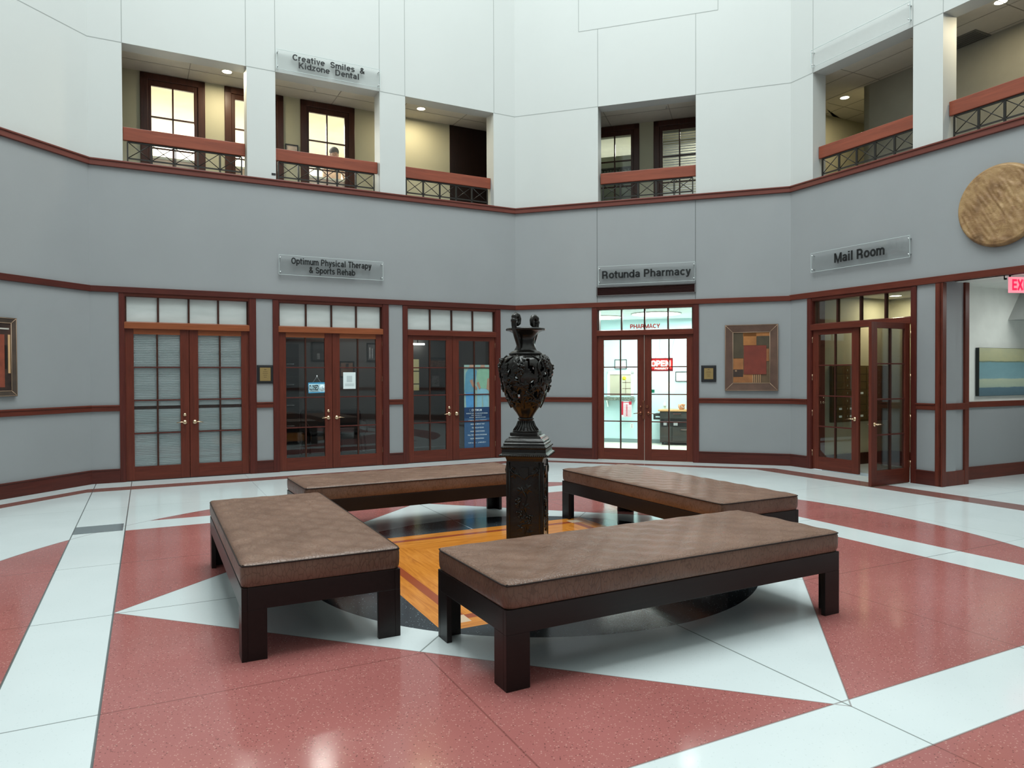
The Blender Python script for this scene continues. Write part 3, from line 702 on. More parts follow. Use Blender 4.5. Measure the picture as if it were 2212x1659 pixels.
# sprinklers, air vent
for (x, y), lab in (((-3.43, 12.59), 'small fire sprinkler on the ceiling above the smiling dental sign opening'.replace('smiling ', '')), ((2.92, 13.48), 'small fire sprinkler on the ceiling of the opening above the pharmacy')):
    t = thing('fire_sprinkler', lab, 'sprinkler', Matrix.Translation((x, y, ZC)))
    mb = MB(); mb.lathe([(0.03, -0.006), (0.03, 0)], 16); mb.build('escutcheon', M_['ltrim'], t)
    mb = MB(); mb.tube([(0, 0, -0.006), (0, 0, -0.045)], 0.008, 8); mb.lathe([(0.018, -0.05), (0.018, -0.045)], 12); mb.build('sprinkler_head', M_['chrome'], t)
p = D.at(0, 0); t = thing('air_vent', 'square grey ceiling air grille in the top right upper opening', 'vent', Matrix.Translation((6.95, 10.95, ZC)) @ Matrix.Rotation(math.atan2(D.u.y, D.u.x), 4, 'Z'))
mb = MB(); mb.box(-0.3, 0.3, -0.3, 0.3, -0.012, -0.001); mb.build('frame', plain('grille_grey', (0.16, 0.16, 0.14, 1), 0.5), t)
mb = MB()
for k in range(9): mb.box(-0.27, 0.27, -0.26+k*0.062, -0.24+k*0.062, -0.02, -0.012)
mb.build('louvre', plain('grille_slats', (0.10, 0.10, 0.09, 1), 0.5), t)

# ------------------------------------------------------------------ balcony railings
def railing(f, u0, u1, label, hx0=0.0, hx1=0.0):
    t = thing('balcony_railing', label, 'railing', f.M(u0, 0.15, ZB0), 'wood and iron railings of the upper floor')
    w_ = u1-u0; z = lambda v: v-ZB0
    mb = MB(); mb.box(hx0, w_-hx1, -0.03, 0.03, z(5.135), z(5.335)); mb.build('handrail', M_['wr'], t, bevel=0.008)
    a, b_ = 0.065, w_-0.065; n = 5; st = (b_-a)/n
    mb = MB(); mb.box(a, b_, -0.009, 0.009, z(5.11), z(5.135)); mb.build('top_bar', M_['iron'], t)
    mb = MB(); mb.box(a, b_, -0.009, 0.009, z(4.865), z(4.885)); mb.build('bottom_bar', M_['iron'], t)
    for k in range(n+1):
        x = a+k*st; mb = MB()
        if 0 < k < n: mb.box(x-0.015, x-0.002, -0.009, 0.009, 0.0, z(5.12)); mb.box(x+0.002, x+0.015, -0.009, 0.009, 0.0, z(5.12))
        else: mb.box(x-0.010, x+0.010, -0.010, 0.010, 0.0, z(5.12))
        mb.build('post', M_['iron'], t)
    for k in range(n):
        x0, x1 = a+k*st+0.012, a+(k+1)*st-0.012; mb = MB(); zb, zt = z(4.885), z(5.115)
        mb.tube([(x0, 0, zb), (x1, 0, zt)], 0.0065, 6); mb.tube([(x0, 0, zt), (x1, 0, zb)], 0.0065, 6)
        mb.build('cross_brace', M_['iron'], t)
    return t
railing(B, 0.445, 2.20, 'red wood and black iron railing in the leftmost upper opening', 0.005, 0.01)
railing(B, 2.645, 4.40, 'red wood and black iron railing below the dental sign', 0.005, 0.005)
railing(B, 4.87, 6.625, 'red wood and black iron railing in the opening with the dark wood panel', 0.005, 0.005)
railing(C, 1.62, 3.38, 'red wood and black iron railing in the opening above the pharmacy', 0.02, 0.005)
railing(D, 0.455, 2.195, 'red wood and black iron railing above the mail room', 0.01, 0.0)
railing(D, 2.63, 4.40, 'red wood and black iron railing at the top right above the bronze disc', 0.01, 0.005)
# wooden sill boards in the openings
for f, hs in ((B, [(0.445, 2.20), (2.645, 4.40), (4.87, 6.625)]), (C, [(1.62, 3.38)]), (D, [(0.455, 2.195), (2.63, 4.40)])):
    for a, b_ in hs: trim([(a+0.001, b_-0.001, -0.035, 0.06, ZB0-0.005, ZB0+0.015)], M_['wt'], f)

# ------------------------------------------------------------------ acrylic signs
def acrylic_sign(f, u0, u1, z0, z1, label, lines, studs=True, pm=None):
    t = thing('acrylic_sign', label, 'sign', f.M(u0, 0, z0)); w_, h = u1-u0, z1-z0
    mb = MB(); mb.box(0, w_, -0.058, -0.050, 0, h); mb.build('panel', pm or M_['acryl'], t)
    mb = MB(); e = 0.004
    for bx in ((0, w_, 0, e), (0, w_, h-e, h), (0, e, 0, h), (w_-e, w_, 0, h)): mb.box(bx[0], bx[1], -0.0585, -0.0495, bx[2], bx[3])
    mb.build('panel_edge', M_['acryle'], t)
    for x in (0.022, w_-0.022):
        for zz in (0.045, h-0.045):
            mb = MB(); mb.tube([(x, 0, zz), (x, -0.066, zz)], 0.010, 12); mb.build('standoff', M_['chrome'], t)
    for txt, a, b_, zb, cap, bold in lines: sign_letters(txt, a-u0, b_-u0, zb-z0, cap, M_['black'], t, y=-0.0595, wt=bold)
acrylic_sign(B, 2.655, 4.395, 6.575, 6.895, 'clear acrylic sign reading Creative Smiles and Kidzone Dental', [('Creative  Smiles  &', 2.91, 4.12, 6.757, 0.100, 0.19), ('Kidzone  Dental', 3.01, 4.025, 6.643, 0.100, 0.19)])
acrylic_sign(B, 2.67, 4.43, 3.235, 3.56, 'clear acrylic sign for physical therapy and sports rehab', [('Optimum Physical Therapy', 2.865, 4.215, 3.418, 0.105, 0.19), ('& Sports Rehab', 3.155, 3.93, 3.285, 0.105, 0.19)])
acrylic_sign(C, 1.63, 3.37, 3.24, 3.575, 'clear acrylic sign reading Rotunda Pharmacy', [('Rotunda Pharmacy', 1.705, 3.294, 3.345, 0.140, 0.195)])
acrylic_sign(D, 0.468, 2.193, 3.245, 3.56, 'clear acrylic sign reading Mail Room', [('Mail Room', 0.925, 1.80, 3.340, 0.150, 0.19)])
acrylic_sign(D, 0.463, 2.185, 6.60, 6.89, 'blank clear acrylic panel above the mail room upper opening', [], pm=glass_mat('thin_acrylic', (0.99, 0.99, 0.99, 1), 0.2))

# louvred bar under the pharmacy sign
t = thing('wall_grille', 'long dark louvred grille under the pharmacy sign', 'vent', C.M(1.59, 0, 3.03))
mb = MB(); 
for bx in ((0, 1.785, 0, 0.014), (0, 1.785, 0.156, 0.17), (0, 0.018, 0, 0.17), (1.767, 1.785, 0, 0.17)): mb.box(bx[0], bx[1], -0.03, 0, bx[2], bx[3])
mb.build('frame', plain('grille_frame_grey', (0.13, 0.12, 0.12, 1), 0.4, 0.4), t)
mb = MB(); mb.box(0.018, 1.767, -0.006, 0, 0.014, 0.156); mb.build('backing', plain('grille_back', (0.015, 0.007, 0.006, 1), 0.6), t)
mb = MB()
for k in range(7): z = 0.022+k*0.019; mb.add([(0.018, -0.024, z), (1.767, -0.024, z), (1.767, -0.008, z+0.012), (0.018, -0.008, z+0.012)], [(0, 1, 2, 3)])
mb.build('louvre', plain('grille_slat_brown', (0.045, 0.014, 0.012, 1), 0.4), t)

# small black tag on the pale pier
tag_o = MB(); tag_o.box(0, 0.066, -0.006, 0, 0, 0.035); o = tag_o.build('wall_tag', M_['blackp'], bevel=0.002); o.matrix_world = B.M(2.575, 0, 4.85); tag(o, 'tiny black tag on the white pier beside the leftmost upper opening', 'tag')

# ------------------------------------------------------------------ plaques and pictures on the walls
def plaque(f, u, z, w_, h, label, wide, inner=0.30):
    t = thing('award_plaque', label, 'plaque', f.M(u, 0, z))
    mb = MB(); mb.box(0, w_, -0.02, 0, 0, h); mb.box(0.012, w_-0.012, -0.026, -0.02, 0.012, h-0.012); mb.build('board', M_['blackp'], t, bevel=0.003)
    a = wide; mb = MB(); mb.box(a, w_-a, -0.029, -0.026, a, h-a); mb.build('plate', M_['gold'], t)
    mb = MB(); c = w_/2
    for k, (ww, hh) in enumerate(((0.035, 0.010), (0.07, 0.006), (0.08, 0.006), (0.06, 0.006), (0.045, 0.006))):
        zz = h*0.74-k*h*0.10; mb.box(c-ww/2, c+ww/2, -0.0305, -0.029, zz, zz+hh)
    mb.build('engraving', M_['goldt'], t)
plaque(B, 2.322, 1.455, 0.25, 0.30, 'black and gold plaque on the panel between the two leftmost double doors', 0.042)
t_ = plaque(C, 3.472, 1.44, 0.255, 0.295, 'black and gold plaque between the pharmacy door and the framed picture', 0.05)

def boxes(lst, name, m, parent, y0, y1):
    mb = MB()
    for x0, x1, z0, z1 in lst: mb.box(x0, x1, y0, y1, z0, z1)
    return mb.build(name, m, parent)
def leather(name, c, v=0.25): return plain(name, c, 0.55, vary=v, vscale=7, bmp=0.15, bscale=40)
M_['pf'] = leather('picture_frame_leather', (0.095, 0.048, 0.032, 1), 0.2); M_['piping'] = plain('pale_piping', (0.40, 0.27, 0.18, 1), 0.5)
def mitre_frame(t, w_, h, b_, m, d=0.045, right=True):
    mb = MB(); f0, f1 = -d, -d+0.012
    def q(a, b2, c, e): mb.add([(a[0], f0, a[1]), (b2[0], f0, b2[1]), (c[0], f1, c[1]), (e[0], f1, e[1])], [(0, 1, 2, 3)])
    o_ = [(0, 0), (w_, 0), (w_, h), (0, h)]; i_ = [(b_, b_), (w_-b_, b_), (w_-b_, h-b_), (b_, h-b_)]
    for k in range(4): q(o_[k], o_[(k+1) % 4], i_[(k+1) % 4], i_[k])
    mb.add([(0, f0, 0), (w_, f0, 0), (w_, 0, 0), (0, 0, 0), (0, f0, h), (w_, f0, h), (w_, 0, h), (0, 0, h)], [(0, 3, 2, 1), (4, 5, 6, 7), (0, 4, 7, 3), (1, 2, 6, 5)])
    mb.build('frame', m, t)
    mb = MB(); r = 0.0045
    for k in range(4): mb.tube([(o_[k][0]+(0.01 if o_[k][0] == 0 else -0.01), f0-0.001, o_[k][1]+(0.01 if o_[k][1] == 0 else -0.01)), (i_[k][0], f1-0.001, i_[k][1])], r, 6)
    for k in range(4): mb.tube([(i_[k][0], f1-0.002, i_[k][1]), (i_[(k+1) % 4][0], f1-0.002, i_[(k+1) % 4][1])], r, 6)
    for a, c_ in (((0.008, 0.008), (w_-0.008, 0.008)), ((w_-0.008, 0.008), (w_-0.008, h-0.008)), ((w_-0.008, h-0.008), (0.008, h-0.008)), ((0.008, h-0.008), (0.008, 0.008))): mb.tube([(a[0], f0-0.001, a[1]), (c_[0], f0-0.001, c_[1])], 0.003, 6)
    mb.build('frame_piping', M_['piping'], t)
t = thing('framed_picture', 'large brown framed leather patchwork picture with a brick red centre', 'picture', C.M(3.875, 0, 1.285))
w_, h = 0.878, 1.152; mitre_frame(t, w_, h, 0.135, M_['pf'])
PX = lambda x: (x-1340)/(1600-1340)*(w_-0.27)+0.135   # local layout of the patches in units of the inner panel
PZ = lambda y: h-0.135-(y-590)/(960-590)*(h-0.27)
def patch(rs, c, nm, y=-0.030, v=0.22):
    boxes([(PX(a), PX(b2), PZ(d_), PZ(c_)) for a, c_, b2, d_ in rs], 'patch', leather(nm, c, v), t, y, -0.0)
patch([(1340, 590, 1600, 960)], (0.105, 0.062, 0.030, 1), 'patch_olive_base', -0.022)
patch([(1342, 596, 1412, 776), (1508, 618, 1598, 700)], (0.060, 0.042, 0.022, 1), 'patch_olive', -0.027)
patch([(1412, 592, 1598, 620), (1414, 592, 1506, 684)], (0.33, 0.125, 0.032, 1), 'patch_ochre', -0.026)
patch([(1342, 780, 1414, 862), (1342, 896, 1478, 956)], (0.29, 0.11, 0.034, 1), 'patch_tan', -0.026)
patch([(1342, 860, 1412, 914)], (0.035, 0.018, 0.012, 1), 'patch_dark', -0.029)
patch([(1355, 864, 1368, 876)], (0.25, 0.15, 0.09, 1), 'patch_button', -0.032)
patch([(1574, 712, 1594, 800)], (0.24, 0.09, 0.03, 1), 'patch_side', -0.030)
patch([(1418, 686, 1576, 896)], (0.165, 0.026, 0.014, 1), 'patch_brick', -0.034, 0.15)
patch([(1478+k*13, 898, 1484+k*13, 956) for k in range(5)], (0.36, 0.20, 0.10, 1), 'patch_stripe', -0.031)

t = thing('framed_picture', 'abstract painting in a dark bronze frame cut by the left photo edge', 'picture', A.M(A.L-1.15-0.86, 0, 1.325))
w_, h = 0.86, 1.02; M_['pf2'] = leather('bronze_dark_frame', (0.055, 0.036, 0.025, 1)); mitre_frame(t, w_, h, 0.07, M_['pf2'])
boxes([(0.07, w_-0.07, 0.07, h-0.07)], 'canvas', leather('abstract_dark_ground', (0.035, 0.015, 0.010, 1), 0.6), t, -0.030, 0)
boxes([(0.15, w_-0.16, 0.12, h-0.22)], 'paint_patch', leather('abstract_rust', (0.21, 0.045, 0.022, 1), 0.3), t, -0.033, -0.03)
boxes([(w_-0.115, w_-0.085, 0.30, 0.80)], 'paint_patch', plain('abstract_gold', (0.62, 0.38, 0.20, 1), 0.4, 0.2), t, -0.036, -0.03)
boxes([(0.10, w_-0.10, h-0.155, h-0.135)], 'paint_patch', plain('abstract_silver', (0.5, 0.47, 0.42, 1), 0.3, 0.2), t, -0.036, -0.03)
boxes([(w_-0.155, w_-0.125, 0.36, 0.66)], 'paint_patch', plain('abstract_black', (0.01, 0.006, 0.005, 1), 0.4), t, -0.036, -0.03)

# bronze disc on the right wall
def disc_mesh():
    bm = MB(); R = 0.53; NR, NA = 60, 150; vs = []; fs = []
    def h(x, y):
        r = math.hypot(x, y)/R
        e = 0.085 if r < 0.93 else 0.085-0.055*((r-0.93)/0.07)**2
        p = Vector((x*5.0, y*5.0, 0))
        a = math.atan2(y, x)
        fan = noise.noise(Vector((x*2+9, y*2, 1)))*3
        n1 = noise.noise(p+Vector((noise.noise(p*1.5)*1.6, 0, 0))); n2 = noise.noise(Vector((x*26+y*14, y*5-x*3, 3)))
        return e+((0.009*n1+0.008*n2+0.003*fan) if r < 0.9 else 0.0)
    vs.append((0, -h(0, 0), 0))
    for j in range(1, NR+1):
        for i in range(NA):
            a = 2*PI*i/NA; x, y = R*j/NR*math.cos(a), R*j/NR*math.sin(a); vs.append((x, -h(x, y), y))
    for i in range(NA): fs.append((0, 1+i, 1+(i+1) % NA))
    for j in range(NR-1):
        for i in range(NA): i2 = (i+1) % NA; fs.append((1+j*NA+i, 1+(j+1)*NA+i, 1+(j+1)*NA+i2, 1+j*NA+i2))
    b0 = len(vs)
    for i in range(NA): a = 2*PI*i/NA; vs.append((R*0.985*math.cos(a), -0.012, R*0.985*math.sin(a)))
    for i in range(NA): i2 = (i+1) % NA; fs.append((1+(NR-1)*NA+i, b0+i, b0+i2, 1+(NR-1)*NA+i2))
    bm.smooth = True; bm.add(vs, fs); return bm
m, nt, b = newmat('patinated_bronze'); v = objcoord(nt)
nt.links.new(ramp(nt, tex_noise(nt, v, 5, 6, 0.6, 0.6), [(0.25, (0.13, 0.065, 0.024, 1)), (0.42, (0.25, 0.135, 0.055, 1)), (0.6, (0.36, 0.22, 0.095, 1)), (0.8, (0.44, 0.30, 0.17, 1))]), b.inputs['Base Color'])
b.inputs['Metallic'].default_value = 0.1; b.inputs['Roughness'].default_value = 0.5; bump(nt, b, tex_noise(nt, objcoord(nt, (1, 1, 3)), 22, 5, 0.6, 1.5), 0.5, 0.01); M_['medal'] = m
t = thing('relief_disc', 'large round bronze relief disc hanging on the grey wall', 'wall sculpture', D.M(3.40, 0, 3.73))
disc_mesh().build('relief_face', M_['medal'], t)
mb = MB(); mb.tube([(0, 0, 0), (0, -0.03, 0)], 0.30, 24); mb.build('mounting_plate', M_['iron'], t)

# ------------------------------------------------------------------ corridor through the right wall
PE = 2.40
wallseg('wall_corridor_left', D.at(PE, 0.575), D.at(PE, 6.0), 1.11, 2.89, plain('corridor_pale_paint', (0.72, 0.74, 0.70, 1), 0.6), side=1, th=0.06)
wallseg('wall_corridor_left_low', D.at(PE, 0.575), D.at(PE, 6.0), 0, 1.11, M_['grey'], side=1, th=0.06)
wallseg('wall_corridor_right', D.at(4.62, 0.31), D.at(4.62, 6.0), 0, 2.89, M_['white'], side=-1, th=0.06)
wallseg('wall_corridor_end', D.at(PE-0.1, 6.0), D.at(4.7, 6.0), 0, 2.89, M_['white'])
fE = Fr(D.at(PE, 0), D.at(PE, 6.0)); ME = fE.M()
def onE(mb, nm, mt, **k): o = mb.build(nm, mt, **k); o.matrix_world = ME; return o
mb = MB(); mb.box(0.56, 6.0, -0.035, 0, 1.07, 1.155); struct(onE(mb, 'trim_corridor_rail', M_['wx'], bevel=0.004))
mb = MB(); mb.box(0.56, 6.0, -0.022, 0, 0, 0.19); struct(onE(mb, 'baseboard_corridor', M_['wx'], bevel=0.004))
mb = MB(); mb.prism([tuple(D.at(*p)) for p in ((2.30, 0.02), (4.75, 0.02), (4.75, 6.1), (2.30, 6.1))], 2.86, 2.95); struct(mb.build('ceiling_corridor', plain('corridor_ceiling_paint', (0.74, 0.75, 0.71, 1), 0.7)))
# sloping soffit
mb = MB(); mb.add([(1.98, -0.0, 2.39), (2.9, 0, 2.39), (2.9, 0, 2.86), (2.33, 0, 2.86), (1.98, -0.9, 2.39), (2.9, -0.9, 2.39), (2.9, -0.9, 2.86), (2.33, -0.9, 2.86)], [(0, 1, 2, 3), (7, 6, 5, 4), (0, 3, 7, 4), (0, 4, 5, 1), (1, 5, 6, 2)])
struct(onE(mb, 'ceiling_soffit', M_['white']))
area_light('corridor_glow', fpt(D, 3.9, 1.9, 2.80), 0.9, 30, (0.95, 1.0, 0.97))
# pillar between mail room and corridor
mb = MB(); mb.box(2.19, 2.62, TH, 0.575, 0, 2.86); mb.box(2.33, 2.62, 0.5, 0.575, 0, 2.86); o = mb.build('wall_pillar', M_['grey']); o.matrix_world = D.M(); struct(o)
mb = MB()
mb.box(2.62, 2.645, 0.06, 0.575, 0, 0.205); mb.box(2.62, 2.655, 0.06, 0.575, 1.065, 1.155)
mb.box(2.60, 2.65, 0.495, 0.590, 0, 2.86)
o = mb.build('trim_pillar', M_['wz'], bevel=0.004); o.matrix_world = D.M(); struct(o)
# wide landscape canvas
t = thing('canvas_painting', 'unframed horizontal painting with cream, blue and slate bands', 'painting', fE.M(1.16, 0, 1.235))
mb = MB(); mb.box(0, 1.75, -0.05, 0, 0, 0.72); mb.build('stretcher_edge', plain('canvas_edge_dark', (0.012, 0.02, 0.018, 1), 0.6), t)
m, nt, b = newmat('banded_paint'); tc = nt.nodes.new('ShaderNodeTexCoord'); sp = nt.nodes.new('ShaderNodeSeparateXYZ'); nt.links.new(tc.outputs['Object'], sp.inputs[0])
nz_ = E(nt, tex_noise(nt, objcoord(nt, (1, 1, 3)), 6, 5)); zz = E(nt, sp.outputs[2])+(nz_-0.5)*0.03
fac = zz*(1/0.72)
cc = ramp(nt, fac, [(0.0, rgb(70, 92, 104)), (0.17, rgb(80, 104, 118)), (0.19, rgb(160, 172, 152)), (0.34, rgb(176, 184, 158)), (0.37, rgb(120, 156, 164)), (0.69, rgb(112, 150, 158)), (0.715, rgb(100, 110, 84)), (0.735, rgb(176, 172, 130)), (1.0, rgb(190, 188, 150))])
nt.links.new(mix(nt, nz_*0.35, cc, rgb(90, 120, 126)), b.inputs['Base Color']); b.inputs['Roughness'].default_value = 0.5
mb = MB(); mb.box(0.006, 1.744, -0.053, -0.05, 0.004, 0.716); mb.build('painted_canvas', m, t)
# exit sign
yaw = math.atan2(B.u.y, B.u.x)*0.0
t = thing('exit_sign', 'glowing pink red EXIT sign on the ceiling at the right photo edge', 'exit sign', Matrix.Translation((6.49, 9.35, 2.625)) @ Matrix.Rotation(math.radians(8), 4, 'Z'))
mb = MB(); mb.box(0, 0.36, 0, 0.012, 0, 0.205); mb.build('light_panel', plain('exit_panel_pink', (0.9, 0.35, 0.4, 1), 0.3, vary=0.02, emit=(1.0, 0.30, 0.38, 1), estr=0.75), t)
mb = MB(); mb.box(0.02, 0.34, -0.01, 0.02, 0.205, 0.235); mb.build('mounting_bracket', M_['chrome'], t)
red_e = plain('exit_letters_red', (0.8, 0.01, 0.05, 1), 0.3, emit=(1.0, 0.02, 0.10, 1), estr=0.85)
sign_letters('EXIT', 0.05, 0.32, 0.035, 0.14, red_e, t, y=-0.001, depth=0.003, wt=0.20)
mb = MB(); mb.tube([(6.42, 9.33, 2.80), (6.42, 9.30, 2.80)], 0.012, 10); mb.box(6.415, 6.425, 9.33, 9.34, 2.80, 2.86); o = mb.build('small_sensor', M_['blackp']); tag(o, 'tiny black ceiling sensor beside the exit sign', 'sensor')

# ------------------------------------------------------------------ mail room
boxroom('mail_room', D, 0.39, 2.28, TH, 2.05, 0, 2.9, M_['cream'], M_['floor'], M_['tile'])
mm = Matrix(D.M(0.39, 0)); fM = Fr(D.at(0.39, 0), D.at(0.39, 2.05))
# frame whose x runs into the room along the left side wall and whose y points into that wall
MB_M = fM.M()
mb = MB(); mb.box(TH, 2.05, 0.0, 0.02, 0, 0.2); mb.box(0.0, 0.01, 0, 0.01, 0, 0.01)
o = mb.build('baseboard_mail_room', M_['wd']); o.matrix_world = Matrix.Translation(Vector((fM.n.x, fM.n.y, 0))*-0.021) @ MB_M; struct(o)
mb = MB(); mb.box(0.39, 2.28, 2.03, 2.05, 0, 0.2); o = mb.build('baseboard_mail_room', M_['wd']); o.matrix_world = D.M(); struct(o)
mb = MB(); mb.box(0.30, 2.05, 1.06-1.06, 0.0, 0, 0)
M_['mailb'] = plain('brass_mailbox_metal', (0.16, 0.105, 0.045, 1), 0.35, 0.7, vary=0.15); M_['mailf'] = plain('mailbox_rim', (0.12, 0.08, 0.035, 1), 0.4, 0.6)
t = thing('mailbox_bank', 'wall bank of small brass mailboxes in the mail room', 'mailboxes', Matrix.Translation(Vector((-fM.n.x, -fM.n.y, 0))*0.055) @ fM.M(0.48, 0, 0.75))
mb = MB(); mb.box(0, 1.42, 0.0, 0.054, 0, 0.965); mb.build('cabinet', M_['mailf'], t)
cols, rows = 5, 7
proto = None
for i in range(cols):
    for j in range(rows):
        x, z = 0.035+i*0.27, 0.03+j*0.131
        if proto is None:
            mb = MB(); mb.box(0.004, 0.266, -0.012, 0, 0.004, 0.127); proto = mb.build('mailbox_door', M_['mailb'], t, bevel=0.003)
            mb = MB(); mb.box(0.045, 0.06, -0.018, -0.012, 0.055, 0.085); kn = mb.build('lock', M_['chrome'], proto)
            proto.location = (x, 0, z)
        else:
            o = proto.copy(); COL.objects.link(o); o.parent = t; o.location = (x, 0, z)
            k = kn.copy(); COL.objects.link(k); k.parent = o
mb = MB()
for i, j in ((0, 1), (0, 0), (1, 1), (1, 0), (2, 0), (2, 3)): mb.box(0.035+i*0.27+0.12, 0.035+i*0.27+0.19, -0.014, -0.012, 0.03+j*0.131+0.05, 0.03+j*0.131+0.085)
mb.build('name_label', M_['paper'], t)

# ------------------------------------------------------------------ rooms behind the left doors
# blinds behind door 1
for k, (a, b_, lab) in enumerate(((0.50, 1.26, 'pale closed blind behind the left leaf of the leftmost double door'), (1.39, 2.15, 'pale closed blind behind the right leaf of the leftmost double door'))):
    t = thing('window_blind', lab, 'blind', B.M(a, 0.060, 0.15))
    mb = MB(); n = 80; h = 2.12
    for i in range(n): z = i*h/n; mb.add([(0, 0, z), (b_-a, 0, z), (b_-a, 0.012, z+h/n), (0, 0.012, z+h/n)], [(0, 1, 2, 3)])
    mb.build('slats', M_['blind'], t)
    mb = MB(); mb.box(0, b_-a, -0.004, 0.02, 0.93, 0.975); mb.build('middle_band', M_['wd'], t)  # dark band across the blind at chair rail height
    mb = MB(); mb.box(0, b_-a, 0.0, 0.03, h, h+0.04); mb.build('head_rail', M_['wd'], t)
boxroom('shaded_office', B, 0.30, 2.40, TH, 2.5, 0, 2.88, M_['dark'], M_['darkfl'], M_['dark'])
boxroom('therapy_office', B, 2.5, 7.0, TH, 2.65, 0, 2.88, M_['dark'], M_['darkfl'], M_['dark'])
area_light('therapy_office_glow', fpt(B, 4.7, 1.6, 2.84), 1.2, 9, (1, 0.97, 0.9))
# made-up cabinet in place of the office's dark inner side door
t = thing('inner_door_stand_in', 'tall black cabinet in place of a dark inner door seen through the left leaf of the door with the closed sign', 'cabinet', B.M(2.98, 2.12, 0))
mb = MB(); mb.box(0, 0.44, 0, 0.5, 0, 2.2); mb.build('body', M_['blackp'], t)
for z in (0.75, 1.15, 1.55, 1.95):
    mb = MB(); mb.box(0.01, 0.43, -0.015, 0, z-0.37, z-0.01); dr = mb.build('drawer', M_['darkfab'], t)
    mb = MB(); mb.box(0.2, 0.34, -0.035, -0.015, z-0.15, z-0.135); mb.build('handle', M_['chrome'], dr)
def wall_pic(u, z, w_, h, label, c, y=2.65, bw=0.025, f=B, cat='picture', accents=()):
    t = thing('framed_print', label, cat, f.M(u, y, z))
    mb = MB()
    for bx in ((0, w_, 0, bw), (0, w_, h-bw, h), (0, bw, 0, h), (w_-bw, w_, 0, h)): mb.box(bx[0], bx[1], -0.025, 0, bx[2], bx[3])
    mb.build('frame', M_['blackp'], t)
    mb = MB(); mb.box(bw, w_-bw, -0.012, 0, bw, h-bw); mb.build('print', plain('print_tone', c, 0.4, vary=0.3, vscale=9), t)
    for (x0, x1, z0, z1, cc_) in accents: boxes([(x0*w_, x1*w_, z0*h, z1*h)], 'print_shape', plain('print_shape', cc_, 0.5, vary=0.3, vscale=20), t, -0.014, -0.012)
wall_pic(3.78, 1.88, 0.37, 0.39, 'dark framed print high on the office wall behind the closed sign door', (0.05, 0.05, 0.05, 1), accents=((0.30, 0.45, 0.1, 0.4, (0.3, 0.3, 0.3, 1)), (0.8, 0.9, 0.2, 0.7, (0.3, 0.3, 0.3, 1))))
wall_pic(4.93, 1.88, 0.37, 0.39, 'framed grey print with pale streaks high on the office back wall', (0.12, 0.12, 0.12, 1), accents=((0.15, 0.22, 0.15, 0.75, (0.5, 0.5, 0.5, 1)), (0.3, 0.36, 0.15, 0.7, (0.5, 0.5, 0.5, 1)), (0.5, 0.85, 0.1, 0.3, (0.45, 0.45, 0.45, 1))))
wall_pic(4.35, 1.54, 0.31, 0.34, 'small framed brown print lower on the office wall behind the paper notice', (0.22, 0.13, 0.09, 1), accents=((0.42, 0.62, 0.55, 0.85, (0.03, 0.02, 0.02, 1)),))
wall_pic(6.33, 1.17, 0.45, 0.80, 'dark notice board with pinned sheets seen through the door with the poster', (0.06, 0.045, 0.04, 1), cat='notice board', accents=((0.1, 0.9, 0.72, 0.92, (0.25, 0.10, 0.05, 1)), (0.15, 0.55, 0.2, 0.5, (0.22, 0.2, 0.2, 1))))
# a lit inner doorway far left in door 3
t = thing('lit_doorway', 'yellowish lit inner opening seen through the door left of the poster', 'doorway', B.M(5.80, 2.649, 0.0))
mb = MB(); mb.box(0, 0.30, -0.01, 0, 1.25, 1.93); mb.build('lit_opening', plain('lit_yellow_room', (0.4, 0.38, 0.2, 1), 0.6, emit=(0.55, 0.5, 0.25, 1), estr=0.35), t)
mb = MB(); mb.box(0, 0.30, -0.02, -0.01, 1.66, 1.68); mb.box(0, 0.30, -0.02, -0.01, 1.38, 1.40); mb.build('shelf', M_['blackp'], t)
t = thing('strip_light', 'small bright ceiling strip light glimpsed through the door left of the poster', 'ceiling light', B.M(5.90, 2.5, 2.24))
mb = MB(); mb.box(0, 0.28, 0, 0.06, 0.0, 0.035); mb.build('tube', M_['lampw'], t)
mb = MB(); mb.box(0.12, 0.14, 0.02, 0.04, 0.035, 0.64); mb.build('stem', M_['iron'], t)
def chair(f, x, y, label, rz):
    t = thing('armchair', label, 'chair', f.M(x, y, 0, rz), 'black waiting chairs')
    mb = MB(); mb.box(-0.25, 0.25, -0.25, 0.25, 0.40, 0.48); mb.build('seat', M_['darkfab'], t, bevel=0.03)
    mb = MB(); mb.smooth = False; mb.prism([(-0.25, 0), (-0.25, 0.30), (-0.19, 0.37), (0.19, 0.37), (0.25, 0.30), (0.25, 0)], 0, 0.06, Matrix.Translation((0, 0.27, 0.53)) @ Matrix.Rotation(PI/2-0.15, 4, 'X')); mb.build('backrest', M_['darkfab'], t, bevel=0.02)
    for sx in (-1, 1):
        mb = MB(); mb.tube([(sx*0.27, -0.22, 0.45), (sx*0.28, -0.22, 0.62), (sx*0.28, -0.10, 0.66), (sx*0.28, 0.22, 0.66)], 0.02, 8); mb.build('armrest', M_['blackp'], t)
        for sy in (-1, 1): mb = MB(); mb.tube([(sx*0.22, sy*0.2, 0.42), (sx*0.25, sy*0.24, 0.0)], 0.018, 8); mb.build('leg', M_['blackp'], t)
chair(B, 3.77, 2.1, 'black armchair behind the closed sign door leaf', 0.15)
chair(B, 4.44, 2.1, 'black armchair behind the door leaf with the paper notice', -0.1)
